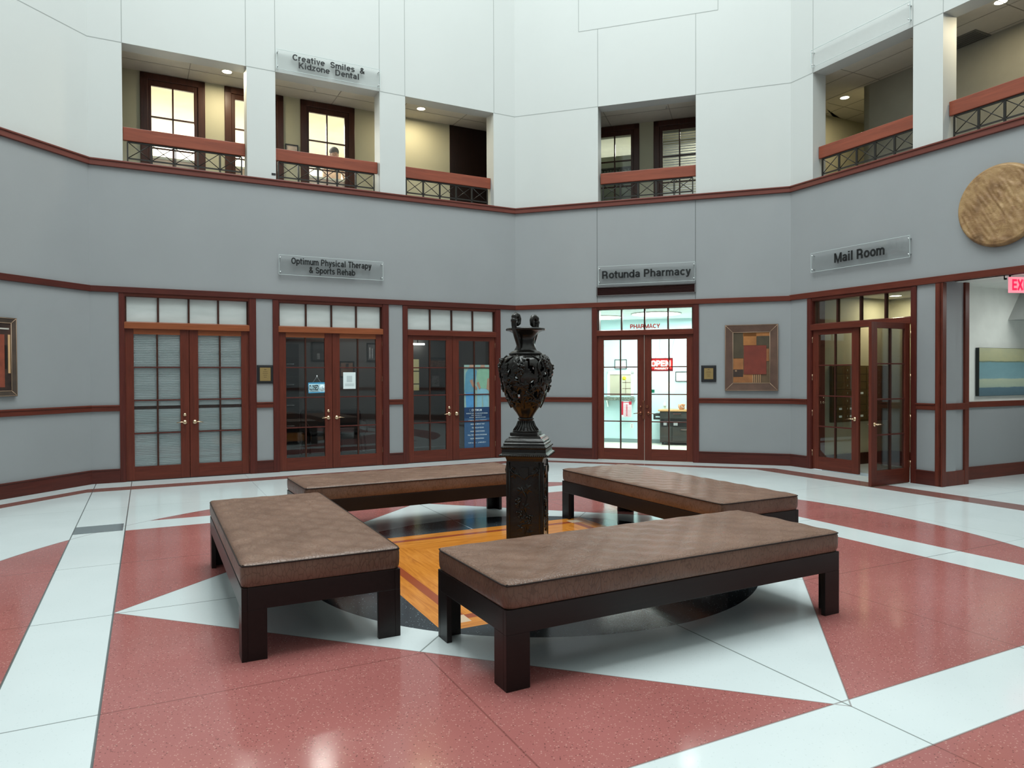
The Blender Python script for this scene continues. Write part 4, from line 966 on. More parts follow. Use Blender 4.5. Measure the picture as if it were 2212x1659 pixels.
# closed sign
t = thing('closed_sign', 'blue and white CLOSED sign hanging on the door glass', 'sign', B.M(3.145, 0.026, 1.285) @ Matrix.Rotation(0.0, 4, 'Y'))
mb = MB(); mb.box(0, 0.285, -0.004, 0.0, 0, 0.178, Matrix.Rotation(-0.02, 4, 'Y')); mb.build('card', plain('sign_blue', (0.06, 0.30, 0.52, 1), 0.4), t)
boxes([(0.006, 0.175, 0.022, 0.155), (0.18, 0.278, 0.022, 0.155)], 'white_field', plain('sign_pale', (0.55, 0.80, 0.88, 1), 0.4), t, -0.006, -0.004)
sign_letters('CLOSED', 0.012, 0.168, 0.052, 0.085, M_['black'], t, y=-0.0065, depth=0.002, wt=0.20)
boxes([(0.015, 0.165, 0.032, 0.040)], 'small_print', M_['black'], t, -0.008, -0.006)
mb = MB(); mb.tube([(0.228, -0.006, 0.088), (0.228, -0.009, 0.088)], 0.052, 28); mb.build('clock_face', plain('clock_white', (0.75, 0.9, 0.95, 1), 0.4), t)
mb = MB(); mb.tube([(0.228, -0.011, 0.088), (0.228, -0.011, 0.125)], 0.003, 6); mb.tube([(0.228, -0.011, 0.088), (0.252, -0.011, 0.075)], 0.003, 6); mb.build('clock_hand', plain('clock_blue', (0.05, 0.25, 0.45, 1), 0.4), t)
mb = MB(); mb.tube([(0.07, -0.002, 0.178), (0.142, -0.002, 0.275), (0.21, -0.002, 0.178)], 0.002, 5); mb.build('cord', M_['chrome'], t)
mb = MB(); mb.ball((0.142, -0.008, 0.285), 0.016); mb.build('suction_cup', M_['chrome'], t)
# paper notice
t = thing('paper_notice', 'white paper notice taped to the door glass right of the closed sign', 'notice', B.M(3.735, 0.030, 1.35))
mb = MB(); mb.box(0, 0.215, -0.002, 0, 0, 0.285); mb.build('sheet', M_['paper'], t)
boxes([(0.06, 0.155, 0.12+k*0.012, 0.126+k*0.012) for k in range(9)]+[(0.03, 0.19, 0.05+k*0.012, 0.054+k*0.012) for k in range(4)], 'print_line', plain('faint_print', (0.42, 0.48, 0.5, 1), 0.6), t, -0.003, -0.002)
# therapy poster on the right leaf of door 3
t = thing('window_poster', 'tall therapy poster with two people in scrubs over a navy text panel', 'poster', B.M(6.005, 0.034, 0.215))
PW, PH = 0.52, 1.555
pc = lambda n, c: plain(n, c, 0.45, vary=0.08, vscale=12)
boxes([(0, PW, 0, PH)], 'backing', pc('poster_pale', (0.28, 0.42, 0.38, 1)), t, -0.002, 0)
def flat(poly, nm, c, y):
    mb = MB(); n = len(poly); mb.add([(x, y, z) for x, z in poly], [tuple(range(n))]); return mb.build(nm, pc('poster_'+nm, c), t)
boxes([(0, PW, 0, 0.76)], 'navy_panel', pc('poster_navy', (0.012, 0.045, 0.12, 1)), t, -0.004, -0.002)
boxes([(0, PW, 0, 0.555)], 'blue_panel', pc('poster_blue', (0.035, 0.095, 0.20, 1)), t, -0.006, -0.004)
flat([(0.04, 0.76), (0.22, 0.76), (0.19, 1.12), (0.02, 1.12)], 'trousers', (0.08, 0.28, 0.55, 1), -0.005)
flat([(0.0, 1.04), (0.20, 1.04), (0.24, 1.30), (0.26, 1.44), (0.20, 1.50), (0.10, 1.50), (0.03, 1.40)], 'scrub_top', (0.10, 0.27, 0.38, 1), -0.007)
flat([(0.11, 1.26), (0.17, 1.14), (0.26, 1.08), (0.27, 1.12), (0.20, 1.19), (0.17, 1.29)], 'arm', (0.36, 0.21, 0.15, 1), -0.009)
flat([(0.26, 0.76), (0.36, 0.76), (0.37, 1.02), (0.40, 0.76), (0.50, 0.76), (0.50, 1.16), (0.27, 1.14)], 'trousers', (0.22, 0.45, 0.55, 1), -0.005)
flat([(0.29, 1.12), (0.48, 1.10), (0.52, 1.34), (0.52, 1.46), (0.42, 1.52), (0.32, 1.50), (0.26, 1.40)], 'scrub_top', (0.22, 0.42, 0.30, 1), -0.007)
flat([(0.26, 1.22), (0.30, 1.24), (0.34, 1.12), (0.31, 1.09)], 'arm', (0.38, 0.23, 0.16, 1), -0.009)
flat([(0.48, 1.30), (0.52, 1.30), (0.52, 1.06), (0.46, 1.10)], 'arm', (0.38, 0.23, 0.16, 1), -0.009)
flat([(0.10, 1.50), (0.22, 1.50), (0.20, 1.555), (0.11, 1.555)], 'neck', (0.42, 0.26, 0.19, 1), -0.009)
flat([(0.33, 1.50), (0.43, 1.50), (0.42, 1.555), (0.34, 1.555)], 'neck', (0.42, 0.26, 0.19, 1), -0.009)
wt = plain('poster_white_print', (0.62, 0.72, 0.78, 1), 0.5)
for txt, a, b_, z, cap in (('OPTIMUM', 0.15, 0.36, 0.685, 0.045), ('PHYSICAL THERAPY AND SPORTS REHAB', 0.04, 0.48, 0.635, 0.020), ('www.optimumpt.com', 0.14, 0.36, 0.602, 0.018), ('AVAILABLE SERVICES INCLUDE', 0.10, 0.44, 0.562, 0.016),
        ('COMPLIMENTARY SCREENING', 0.08, 0.46, 0.500, 0.024), ('BASELINE IMPACT TEST', 0.13, 0.42, 0.432, 0.024), ('VESTIBULAR REHAB', 0.15, 0.40, 0.364, 0.024), ('WORK CONDITIONING', 0.12, 0.42, 0.296, 0.024), ('FALL PREVENTION PROGRAM', 0.07, 0.46, 0.228, 0.024), ('INJURY PREVENTION', 0.12, 0.40, 0.160, 0.024), ('Call us at (   ) 949-0211', 0.08, 0.44, 0.085, 0.022)):
    lettering(txt, a, b_, z, cap, wt, t, y=-0.007, depth=0.001, bold=0.012)
mb = MB(); mb.tube([(0.13+0.025*math.cos(a), -0.007, 0.70+0.025*math.sin(a)) for a in [2.0+k*0.4 for k in range(9)]], 0.005, 6); mb.build('crescent_mark', plain('poster_mark', (0.15, 0.2, 0.25, 1), 0.5), t)

# ------------------------------------------------------------------ pharmacy
M_['aqua'] = plain('pharmacy_wall_paint', (0.62, 0.86, 0.88, 1), 0.6, vary=0.02); M_['phw'] = plain('pharmacy_white', (0.88, 0.92, 0.9, 1), 0.6)
boxroom('pharmacy', C, 0.15, 4.8, TH, 3.5, 0, 2.85, M_['aqua'], plain('pharmacy_floor', (0.85, 0.84, 0.72, 1), 0.35), M_['phw'])
area_light('pharmacy_ceiling_glow', fpt(C, 2.5, 1.9, 2.80), 2.6, 105, (1.0, 1.0, 0.96), shape='RECTANGLE', size_y=2.2)
for (x, y), lab, r in (((3.01, 14.93), 'large round glowing ceiling lamp in the pharmacy seen through the transom', 0.50), ((1.98, 15.75), 'round glowing pharmacy ceiling lamp at the left end of the transom', 0.42)):
    t = thing('ceiling_lamp', lab, 'ceiling light', Matrix.Translation((x, y, 2.85)))
    mb = MB(); mb.lathe([(r+0.02, -0.02), (r+0.02, 0)], 40); mb.build('base_ring', M_['ltrim'], t)
    mb = MB(); mb.lathe([(0.01, -0.055), (r*0.6, -0.045), (r, -0.02)], 40); mb.build('diffuser', M_['lampw'], t)
Y = 3.5
mb = MB(); mb.box(0.15, 4.8, Y-0.012, Y, 0, 0.085); o = mb.build('baseboard_pharmacy', plain('vinyl_base', (0.22, 0.32, 0.32, 1), 0.5)); o.matrix_world = C.M(); struct(o)
# serving hatch
t = thing('serving_hatch', 'cream pharmacy serving window with white trim above the granite ledge', 'window', C.M(1.12, Y, 1.09))
mb = MB(); mb.box(0.05, 0.57, -0.006, 0, 0, 0.50); mb.build('opening', plain('hatch_cream', (0.55, 0.53, 0.40, 1), 0.6), t)
mb = MB()
for bx in ((0.0, 0.065, -0.02, 0.56), (0.555, 0.62, -0.02, 0.56), (0.0, 0.62, 0.49, 0.56)): mb.box(bx[0], bx[1], -0.025, 0, bx[2], bx[3])
mb.build('window_trim', M_['phw'], t, bevel=0.004)
mb = MB(); mb.box(0.30, 0.55, -0.012, -0.006, 0.02, 0.47); mb.build('inner_shelf_unit', plain('hatch_shelves', (0.62, 0.60, 0.46, 1), 0.6), t)
mb = MB()
for z in (0.16, 0.30): mb.box(0.36, 0.56, -0.016, -0.012, z, z+0.010)
mb.box(0.43, 0.437, -0.016, -0.012, 0.02, 0.36); mb.build('shelf_line', M_['goldt'], t)
mb = MB(); mb.tube([(0.40, -0.012, 0.40), (0.40, -0.016, 0.40)], 0.045, 16); mb.build('yellow_sticker', plain('yellow', (0.8, 0.75, 0.02, 1), 0.5), t)
t = thing('granite_ledge', 'speckled green grey granite ledge under the pharmacy serving window', 'ledge', C.M(1.02, Y-0.003, 0.985))
m, nt, b = newmat('granite'); v = objcoord(nt); nt.links.new(ramp(nt, tex_noise(nt, v, 60, 5), [(0.35, (0.03, 0.045, 0.035, 1)), (0.5, (0.16, 0.21, 0.17, 1)), (0.7, (0.42, 0.44, 0.36, 1))]), b.inputs['Base Color']); b.inputs['Roughness'].default_value = 0.2
mb = MB(); mb.box(0, 0.76, -0.22, 0, 0.0, 0.072); mb.build('slab', m, t, bevel=0.006)
for x in (0.1, 0.62): mb = MB(); mb.add([(x, 0, -0.16), (x, 0, 0), (x, -0.16, 0), (x+0.03, 0, -0.16), (x+0.03, 0, 0), (x+0.03, -0.16, 0)], [(0, 1, 2), (5, 4, 3), (0, 2, 5, 3), (1, 4, 5, 2)]); mb.build('bracket', M_['phw'], t)
def poster2(f, u, y, z, w_, h):
    t = thing('wall_poster', 'red and white calendar poster hanging under the granite ledge', 'poster', f.M(u, y, z))
    boxes([(0, w_, 0, h)], 'sheet', plain('poster_white', (0.75, 0.70, 0.74, 1), 0.5), t, -0.004, 0)
    rd = plain('poster_red', (0.55, 0.02, 0.05, 1), 0.5)
    boxes([(0.0, 0.045, 0.05, h), (0, w_, h-0.03, h-0.015), (w_-0.06, w_, h-0.07, h)]+[(0.11, 0.14, 0.03+k*0.03, 0.05+k*0.03) for k in range(9)], 'red_block', rd, t, -0.006, -0.004)
    boxes([(0.06, w_-0.01, 0.02+k*0.026, 0.026+k*0.026) for k in range(11)], 'text_line', plain('poster_pink', (0.60, 0.18, 0.25, 1), 0.5), t, -0.0055, -0.004)
poster2(C, 1.49, Y-0.225, 0.60, 0.235, 0.36)
wall_pic(1.30, 1.71, 0.28, 0.22, 'small thin framed certificate above the serving window', (0.75, 0.85, 0.85, 1), Y, 0.012, C, 'certificate')
wall_pic(2.69, 1.415, 0.34, 0.225, 'thin framed certificate on the pharmacy wall below the OPEN sign', (0.78, 0.86, 0.86, 1), Y, 0.012, C, 'certificate')
o = MB().box(0, 0.27, -0.004, 0, 0, 0.21).build('blank_sheet', plain('blank_sheet_white', (0.86, 0.93, 0.91, 1), 0.5)); o.matrix_world = C.M(2.395, Y, 1.185); tag(o, 'blank white sheet on the pharmacy wall left of the certificate', 'paper')
t = thing('hand_sanitizer', 'small white dispenser bottle on the pharmacy wall above the dark cabinet', 'dispenser', C.M(2.42, Y, 0.855))
mb = MB(); mb.box(0, 0.055, -0.04, 0, 0, 0.08); mb.build('body', M_['paper'], t, bevel=0.006)
mb = MB(); mb.tube([(0.027, -0.02, 0.08), (0.027, -0.02, 0.115)], 0.008, 8); mb.build('pump', M_['paper'], t)
t = thing('wall_outlet', 'small white wall outlet low on the pharmacy wall', 'outlet', C.M(1.66, Y, 0.33))
mb = MB(); mb.box(0, 0.07, -0.006, 0, 0, 0.11); mb.build('plate', plain('outlet_white', (0.9, 0.93, 0.9, 1), 0.4), t)
mb = MB(); mb.box(0.025, 0.045, -0.008, -0.006, 0.02, 0.045); mb.box(0.025, 0.045, -0.008, -0.006, 0.065, 0.09); mb.build('socket', M_['grey2'], t)
# dark cabinet with wooden top
t = thing('storage_cart', 'black cabinet cart with a light wood top in the pharmacy', 'cabinet', C.M(2.385, Y-0.42, 0))
cart = plain('cart_charcoal', (0.035, 0.037, 0.035, 1), 0.45)
mb = MB(); mb.box(0, 0.80, 0, 0.40, 0.06, 0.755); mb.build('body', cart, t, bevel=0.004)
mb = MB(); mb.box(-0.04, 0.84, -0.03, 0.41, 0.755, 0.79); mb.build('wood_top', plain('butcher_block', (0.62, 0.36, 0.15, 1), 0.4), t, bevel=0.004)
for x0, x1, z0, z1, hx in ((0.02, 0.78, 0.60, 0.74, 0.38), (0.02, 0.26, 0.10, 0.40, None), (0.28, 0.78, 0.10, 0.40, 0.55)):
    mb = MB(); mb.box(x0, x1, -0.015, 0, z0, z1); dr = mb.build('drawer' if z0 > 0.5 else 'cabinet_door', cart, t, bevel=0.003)
    if hx: mb = MB(); mb.box(hx-0.09, hx+0.09, -0.04, -0.015, z0+0.09 if z0 > 0.5 else 0.34, z0+0.115 if z0 > 0.5 else 0.365); mb.build('handle', M_['chrome'], dr)
mb = MB(); mb.box(0.03, 0.77, -0.004, 0.0, 0.42, 0.58); mb.build('shelf_recess', M_['blackp'], t)
for x, w3 in ((0.08, 0.07), (0.30, 0.09)): mb = MB(); mb.box(x, x+w3, -0.012, -0.004, 0.44, 0.50); mb.build('shelf_label', M_['grey2'], t)
for x in (0.04, 0.72):
    mb = MB(); mb.tube([(x, 0.05, 0.03), (x+0.04, 0.05, 0.03)], 0.03, 14); mb.build('caster', M_['blackp'], t)
mb = MB(); mb.box(-0.15, 0.0, 0.05, 0.3, 0.565, 0.60); mb.box(-0.15, -0.13, 0.05, 0.3, 0.60, 0.69); mb.box(-0.11, 0.0, 0.05, 0.3, 0.64, 0.70); mb.build('side_tray', cart, t)
t = thing('flower_basket', 'small basket of orange dried flowers on the wooden cabinet top', 'flowers', C.M(2.85, Y-0.25, 0.79))
mb = MB(); mb.lathe([(0.05, 0), (0.07, 0.04)], 16); mb.build('basket', plain('wicker', (0.5, 0.25, 0.12, 1), 0.7), t)
mb = MB()
for k in range(26): mb.ball((random.uniform(-0.07, 0.07), random.uniform(-0.05, 0.05), random.uniform(0.04, 0.12)), random.uniform(0.012, 0.024), 6, 4)
mb.build('blooms', plain('dried_blooms', (0.72, 0.38, 0.20, 1), 0.7, vary=0.4, vscale=40), t)
# OPEN neon in the glass of the right leaf
t = thing('open_sign', 'red neon OPEN sign hanging behind the pharmacy door glass', 'neon sign', C.M(2.555, 0.075, 1.635))
mb = MB(); mb.box(0, 0.415, -0.005, 0.0, 0, 0.24); mb.build('board', plain('neon_board', (0.16, 0.015, 0.02, 1), 0.4, emit=(0.5, 0.02, 0.03, 1), estr=0.35), t)
sign_letters('OPEN', 0.02, 0.37, 0.085, 0.11, plain('neon_white_red', (1, 0.6, 0.6, 1), 0.3, emit=(1.0, 0.42, 0.42, 1), estr=3.5), t, y=-0.008, depth=0.004, wt=0.20)
sign_letters('PHARMACY', 0.09, 0.33, 0.03, 0.035, plain('neon_pink', (1, 0.6, 0.6, 1), 0.3, emit=(1.0, 0.5, 0.45, 1), estr=2.5), t, y=-0.008, depth=0.003, wt=0.20, name='small_lettering')
mb = MB(); mb.tube([(0.10, -0.002, 0.24), (0.195, -0.002, 0.335), (0.29, -0.002, 0.24)], 0.003, 5); mb.tube([(0.195, -0.002, 0.335), (0.17, -0.002, 0.48), (0.20, -0.002, 0.66)], 0.003, 5); mb.tube([(0.36, -0.002, 0.24), (0.40, -0.002, 0.42), (0.46, -0.002, 0.66)], 0.003, 5)
mb.build('cord', M_['grey2'], t)
L = bpy.data.lights.new('neon_glow', 'AREA'); L.shape = 'RECTANGLE'; L.size = 0.36; L.size_y = 0.14; L.energy = 5; L.color = (1, 0.12, 0.08)
o = bpy.data.objects.new('neon_glow', L); COL.objects.link(o); o.matrix_world = C.M(2.76, 0.055, 1.76) @ Matrix.Rotation(PI/2, 4, 'X')
o = MB().box(0, 0.07, -0.003, 0, 0, 0.06).build('door_sticker', plain('green_sticker', (0.02, 0.28, 0.16, 1), 0.4)); o.matrix_world = C.M(2.575, 0.031, 1.243); tag(o, 'small green square sticker on the pharmacy door glass', 'sticker')
t = thing('door_lettering', 'red PHARMACY lettering on the glass transom', 'lettering', C.M(2.20, 0.07, 2.422))
sign_letters('PHARMACY', 0, 0.54, 0, 0.078, plain('vinyl_red', (0.55, 0.03, 0.02, 1), 0.4), t, y=0, depth=0.001, wt=0.20)
# blinds in the upper study window
t = thing('window_blind', 'white horizontal blind in the upper window above the pharmacy', 'blind', C.M(2.655, CV+0.05, ZF+0.2))
mb = MB(); n = 44
for i in range(n): z = i*2.16/n; mb.add([(0, 0.0, z), (0.65, 0.0, z), (0.65, 0.03, z+0.034), (0, 0.03, z+0.034)], [(0, 1, 2, 3)])
mb.build('slats', plain('blind_white', (0.62, 0.61, 0.57, 1), 0.5), t)
mb = MB(); mb.box(0, 0.65, 0, 0.035, 2.15, 2.19); mb.build('head_rail', M_['ltrim'], t)
o = MB().lathe([(0.028, 0), (0.028, 0.01)], 16, Matrix.Rotation(PI/2, 4, 'X')).build('door_knob', M_['chrome']); 
bpy.data.objects.remove(o)
# study shelf seen through the gallery door
t = thing('wall_shelf', 'cream wall shelf band behind the upper door above the pharmacy', 'shelf', C.M(1.0, CV+0.55, ZF))
mb = MB(); mb.box(0, 1.3, 0, 0.08, 0, 1.92); mb.build('low_partition', plain('partition_sage', (0.35, 0.36, 0.27, 1), 0.6), t)
mb = MB(); mb.box(-0.0, 1.3, -0.06, 0.1, 1.64, 1.67)
for k in range(20): mb.box(0.03+k*0.062, 0.06+k*0.062, -0.03, 0.0, 1.60, 1.64)
mb.build('fretwork', M_['iron'], t)

# reception person behind the upper glass door
fP = B
def person():
    bm = bmesh.new(); J = {}
    pts = {'pelvis': (0, 0, 0.92, 0.15), 'waist': (0, 0, 1.06, 0.13), 'chest': (0, 0, 1.28, 0.15), 'neck0': (0, 0.0, 1.42, 0.07), 'neck': (0, 0, 1.50, 0.052),
           'sl': (-0.17, 0, 1.40, 0.058), 'el': (-0.22, -0.03, 1.14, 0.042), 'wl': (-0.12, -0.22, 1.08, 0.030), 'sr': (0.17, 0, 1.40, 0.058), 'er': (0.22, -0.03, 1.14, 0.042), 'wr': (0.12, -0.22, 1.08, 0.030),
           'hl': (-0.09, 0, 0.86, 0.10), 'kl': (-0.10, -0.02, 0.48, 0.065), 'al': (-0.10, 0.02, 0.09, 0.042), 'tl': (-0.10, -0.14, 0.035, 0.032), 'hr': (0.09, 0, 0.86, 0.10), 'kr': (0.10, -0.02, 0.48, 0.065), 'ar': (0.10, 0.02, 0.09, 0.042), 'tr': (0.10, -0.14, 0.035, 0.032)}
    ed = [('pelvis', 'waist'), ('waist', 'chest'), ('chest', 'neck0'), ('neck0', 'neck'), ('neck0', 'sl'), ('sl', 'el'), ('el', 'wl'), ('neck0', 'sr'), ('sr', 'er'), ('er', 'wr'), ('pelvis', 'hl'), ('hl', 'kl'), ('kl', 'al'), ('al', 'tl'), ('pelvis', 'hr'), ('hr', 'kr'), ('kr', 'ar'), ('ar', 'tr')]
    for sx, wv in ((-1, 'wl'), (1, 'wr')):
        x, y, z, _ = pts[wv]; pts['p'+wv] = (x-sx*0.02, y-0.06, z, 0.028); ed.append((wv, 'p'+wv))
        for k, (dx, ln) in enumerate(((-0.028, 0.062), (-0.010, 0.075), (0.010, 0.078), (0.028, 0.070))):
            a, c = 'f%s%d' % (wv, k), 'g%s%d' % (wv, k); pts[a] = (x-sx*0.02+dx, y-0.105, z-0.004, 0.0085); pts[c] = (x-sx*0.02+dx, y-0.105-ln*0.7, z-0.025, 0.0075); ed += [('p'+wv, a), (a, c)]
        pts['th'+wv] = (x-sx*0.055, y-0.07, z-0.005, 0.010); ed.append(('p'+wv, 'th'+wv))
    idx = {}
    for k, (x, y, z, r) in pts.items(): idx[k] = bm.verts.new((x, y, z))
    for a, c in ed: bm.edges.new((idx[a], idx[c]))
    me = bpy.data.meshes.new('body'); bm.verts.index_update(); rad = [pts[k][3] for k in pts]; bm.to_mesh(me); bm.free()
    o = bpy.data.objects.new('body', me); COL.objects.link(o); me.skin_vertices or None
    o.modifiers.new('skin', 'SKIN'); 
    if not me.skin_vertices: me.attributes
    sv = me.skin_vertices[0].data if me.skin_vertices else None
    if sv:
        for i, r in enumerate(rad): sv[i].radius = (r, r)
        sv[0].use_root = True
    s = o.modifiers.new('sub', 'SUBSURF'); s.levels = 1; s.render_levels = 1
    return o
pt = thing('person', 'dark-haired person behind a lit glass door in the opening below the dental sign', 'person', B.M(4.10, 1.97, ZF, 0.1) @ Matrix.Scale(1.03, 4))
try:
    bo = person(); bo.parent = pt; me = bo.data; me.materials.append(plain('beige_clothes', (0.55, 0.40, 0.32, 1), 0.7))
except Exception as ex: print('person', ex)
skin = plain('skin', (0.20, 0.09, 0.055, 1), 0.5); hairm = plain('dark_hair', (0.020, 0.010, 0.007, 1), 0.85)
mb = MB(); mb.ball((0, 0, 1.64), (0.078, 0.098, 0.125), 20, 14); mb.ball((0, -0.10, 1.625), (0.014, 0.02, 0.022), 8, 6)
for sx in (-1, 1): mb.ball((sx*0.08, 0.0, 1.63), (0.012, 0.02, 0.032), 8, 6)
mb.build('head', skin, pt)
mb = MB(); mb.ball((0, 0.004, 1.685), (0.092, 0.106, 0.098), 18, 12); mb.build('hair', hairm, pt)
mb = MB()
for sx in (-1, 1): mb.ball((sx*0.03, -0.088, 1.64), (0.012, 0.008, 0.007), 8, 6)
mb.build('eyes', M_['black'], pt)
mb = MB(); mb.ball((0, -0.086, 1.575), (0.024, 0.01, 0.006), 8, 6); mb.build('mouth', plain('lips', (0.35, 0.10, 0.08, 1), 0.4), pt)
# reception counter in front of her
t = thing('reception_counter', 'peach reception counter behind the lit upper glass doors', 'counter', B.M(0.4, 1.34, ZF))
mb = MB(); mb.box(0, 4.6, 0, 0.14, 0, 1.0); mb.build('front', M_['peach'], t)
mb = MB(); mb.box(-0.02, 4.62, -0.01, 0.2, 1.0, 1.04); mb.build('countertop', M_['ivory'], t)
wall_pic(3.02, 5.50, 0.225, 0.265, 'small framed sheet on the upper corridor wall left of the dental door', (0.62, 0.50, 0.42, 1), BV, 0.018, B, 'picture')

# ------------------------------------------------------------------ benches
def croc():
    m, nt, b = newmat('embossed_brown_leather'); v = objcoord(nt)
    n = nt.nodes.new('ShaderNodeTexBrick'); 
    mp = objcoord(nt, (1, 1, 1))
    vo = nt.nodes.new('ShaderNodeTexVoronoi'); vo.feature = 'DISTANCE_TO_EDGE'; nt.links.new(objcoord(nt, (46, 46, 17)), vo.inputs['Vector']); vo.inputs['Scale'].default_value = 1.0
    edge = E(nt, vo.outputs['Distance'])
    nt.nodes.remove(n)
    big = tex_noise(nt, v, 3.0, 3); med = tex_noise(nt, objcoord(nt, (9, 16, 9)), 1.0, 2)
    c = ramp(nt, big, [(0.3, (0.145, 0.076, 0.050, 1)), (0.7, (0.205, 0.115, 0.080, 1))])
    c = mix(nt, edge.lt(0.045)*0.4, c, (0.045, 0.022, 0.015, 1))
    nt.links.new(c, b.inputs['Base Color'])
    nt.links.new((E(nt, med)*0.16+0.30).s, b.inputs['Roughness']); b.inputs['Specular IOR Level'].default_value = 0.42
    b1 = nt.nodes.new('ShaderNodeBump'); b1.inputs['Strength'].default_value = 0.35; b1.inputs['Distance'].default_value = 0.004; nt.links.new((edge.min(0.15)*5.0).s, b1.inputs['Height'])
    b2 = nt.nodes.new('ShaderNodeBump'); b2.inputs['Strength'].default_value = 0.22; b2.inputs['Distance'].default_value = 0.03; nt.links.new(med, b2.inputs['Height']); nt.links.new(b1.outputs[0], b2.inputs['Normal'])
    nt.links.new(b2.outputs[0], b.inputs['Normal'])
    return m
M_['croc'] = croc()
def bench(p, ang, L, Wd, label):
    """p = corner; length along local x, width along local y"""
    t = thing('bench', label, 'bench', Matrix.Translation((p[0], p[1], 0)) @ Matrix.Rotation(math.radians(ang), 4, 'Z'), 'upholstered benches around the urn')
    zt, za = 0.408, 0.283; th = 0.032; lw = 0.135
    mb = MB(); mb.box(0, L, 0, th, za, zt); mb.box(0, L, Wd-th, Wd, za, zt); mb.box(0, th, th, Wd-th, za, zt); mb.box(L-th, L, th, Wd-th, za, zt)
    mb.box(th, L-th, th, Wd-th, zt-0.03, zt-0.005); mb.build('apron', M_['bench_wood'], t, bevel=0.003)
    for sx in (0, 1):
        for sy in (0, 1):
            x0, x1 = (0, lw) if sx == 0 else (L-lw, L); y0, y1 = (0, lw) if sy == 0 else (Wd-lw, Wd)
            a0, a1 = (0, th) if sx == 0 else (L-th, L); b0, b1 = (0, th) if sy == 0 else (Wd-th, Wd)
            mb = MB(); poly_pts = None
            mb.box(x0, x1, b0, b1, 0, za+0.001)
            if sy == 0: mb.box(a0, a1, th, y1, 0, za+0.001)
            else: mb.box(a0, a1, y0, Wd-th, 0, za+0.001)
            mb.build('leg', M_['bench_wood'], t, bevel=0.002)
    # cushion: rounded, slightly crowned, with dimples
    nx, ny = 72, 28; r = 0.05; vs = []; fs = []; inset = 0.006
    bands = [(0.410, 0.0), (0.418, 0.004), (0.43, 0.008), (0.46, 0.010), (0.505, 0.010), (0.527, 0.006)]
    def rect(off, z, n1=nx, n2=ny, rc=0.03):
        out = []; x0, x1, y0, y1 = inset-off, L-inset+off, inset-off, Wd-inset+off
        for i in range(n1): out.append((x0+(x1-x0)*i/n1, y0))
        for i in range(n2): out.append((x1, y0+(y1-y0)*i/n2))
        for i in range(n1): out.append((x1-(x1-x0)*i/n1, y1))
        for i in range(n2): out.append((x0, y1-(y1-y0)*i/n2))
        res = []
        for x, y in out:
            cx, cy = min(max(x, x0+rc), x1-rc), min(max(y, y0+rc), y1-rc); dx, dy = x-cx, y-cy; d_ = math.hypot(dx, dy)
            if dx and dy and d_ > 0: x, y = cx+dx/d_*rc, cy+dy/d_*rc
            elif d_ > rc: pass
            res.append((x, y, z))
        return res
    N = 2*(nx+ny)
    for z, off in bands: vs += rect(off, z)
    for j in range(len(bands)-1):
        for i in range(N): i2 = (i+1) % N; fs.append((j*N+i, j*N+i2, (j+1)*N+i2, (j+1)*N+i))
    side = MB(); side.smooth = True; side.add(vs, fs); side.build('cushion_side', M_['croc'], t)
    # top surface grid
    gx, gy = 150, 60; vs = []; fs = []; x0, x1, y0, y1 = inset-0.006, L-inset+0.006, inset-0.006, Wd-inset+0.006
    for j in range(gy+1):
        for i in range(gx+1):
            fx, fy = i/gx, j/gy
            # cluster samples near the edges
            sx_ = 0.5-0.5*math.cos(PI*fx); sy_ = 0.5-0.5*math.cos(PI*fy); sx_ = 0.6*sx_+0.4*fx; sy_ = 0.6*sy_+0.4*fy
            x, y = x0+(x1-x0)*sx_, y0+(y1-y0)*sy_
            rc = 0.035; cx, cy = min(max(x, x0+rc), x1-rc), min(max(y, y0+rc), y1-rc); dx, dy = x-cx, y-cy; d_ = math.hypot(dx, dy)
            if d_ > rc and dx and dy: x, y = cx+dx/d_*rc, cy+dy/d_*rc
            de = min(x-x0, x1-x, y-y0, y1-y); de = max(de, 0)
            ez = 0.016*(1-math.exp(-de/0.014))
            crown = 0.010*math.sin(PI*fx)**0.5*math.sin(PI*fy)**0.5 if 0 < fx < 1 and 0 < fy < 1 else 0
            dim = 0.0058*math.sin(x*2*PI/0.24+math.floor(y/0.11)*PI)*abs(math.sin(y*PI/0.11))*min(1, de/0.06)
            vs.append((x, y, 0.527+ez+crown*0.6+dim))
    for j in range(gy):
        for i in range(gx): a = j*(gx+1)+i; fs.append((a, a+1, a+gx+2, a+gx+1))
    top = MB(); top.smooth = True; top.add(vs, fs); top.build('cushion_top', M_['croc'], t)
    # welt seam
    loop = rect(0.009, 0.528, 40, 16); loop.append(loop[0]); mb = MB(); mb.tube(loop, 0.0045, 6, caps=False); mb.build('welt', plain('welt_dark', (0.020, 0.010, 0.007, 1), 0.85), t)
    return t
bench((-0.033, 3.522), 28.2, 2.475, 0.885, 'long brown leather bench nearest the camera on the right')
bench((-0.681, 4.315), 116.8, 2.30, 0.905, 'long brown leather bench on the left, its short end facing the camera')
bench((-1.915, 6.600), 28.5, 2.42, 0.84, 'long brown leather bench behind the urn, nearest the doors on the left')
bench((0.550, 7.895), -62.3, 2.44, 0.88, 'long brown leather bench behind the front one, right of the urn')

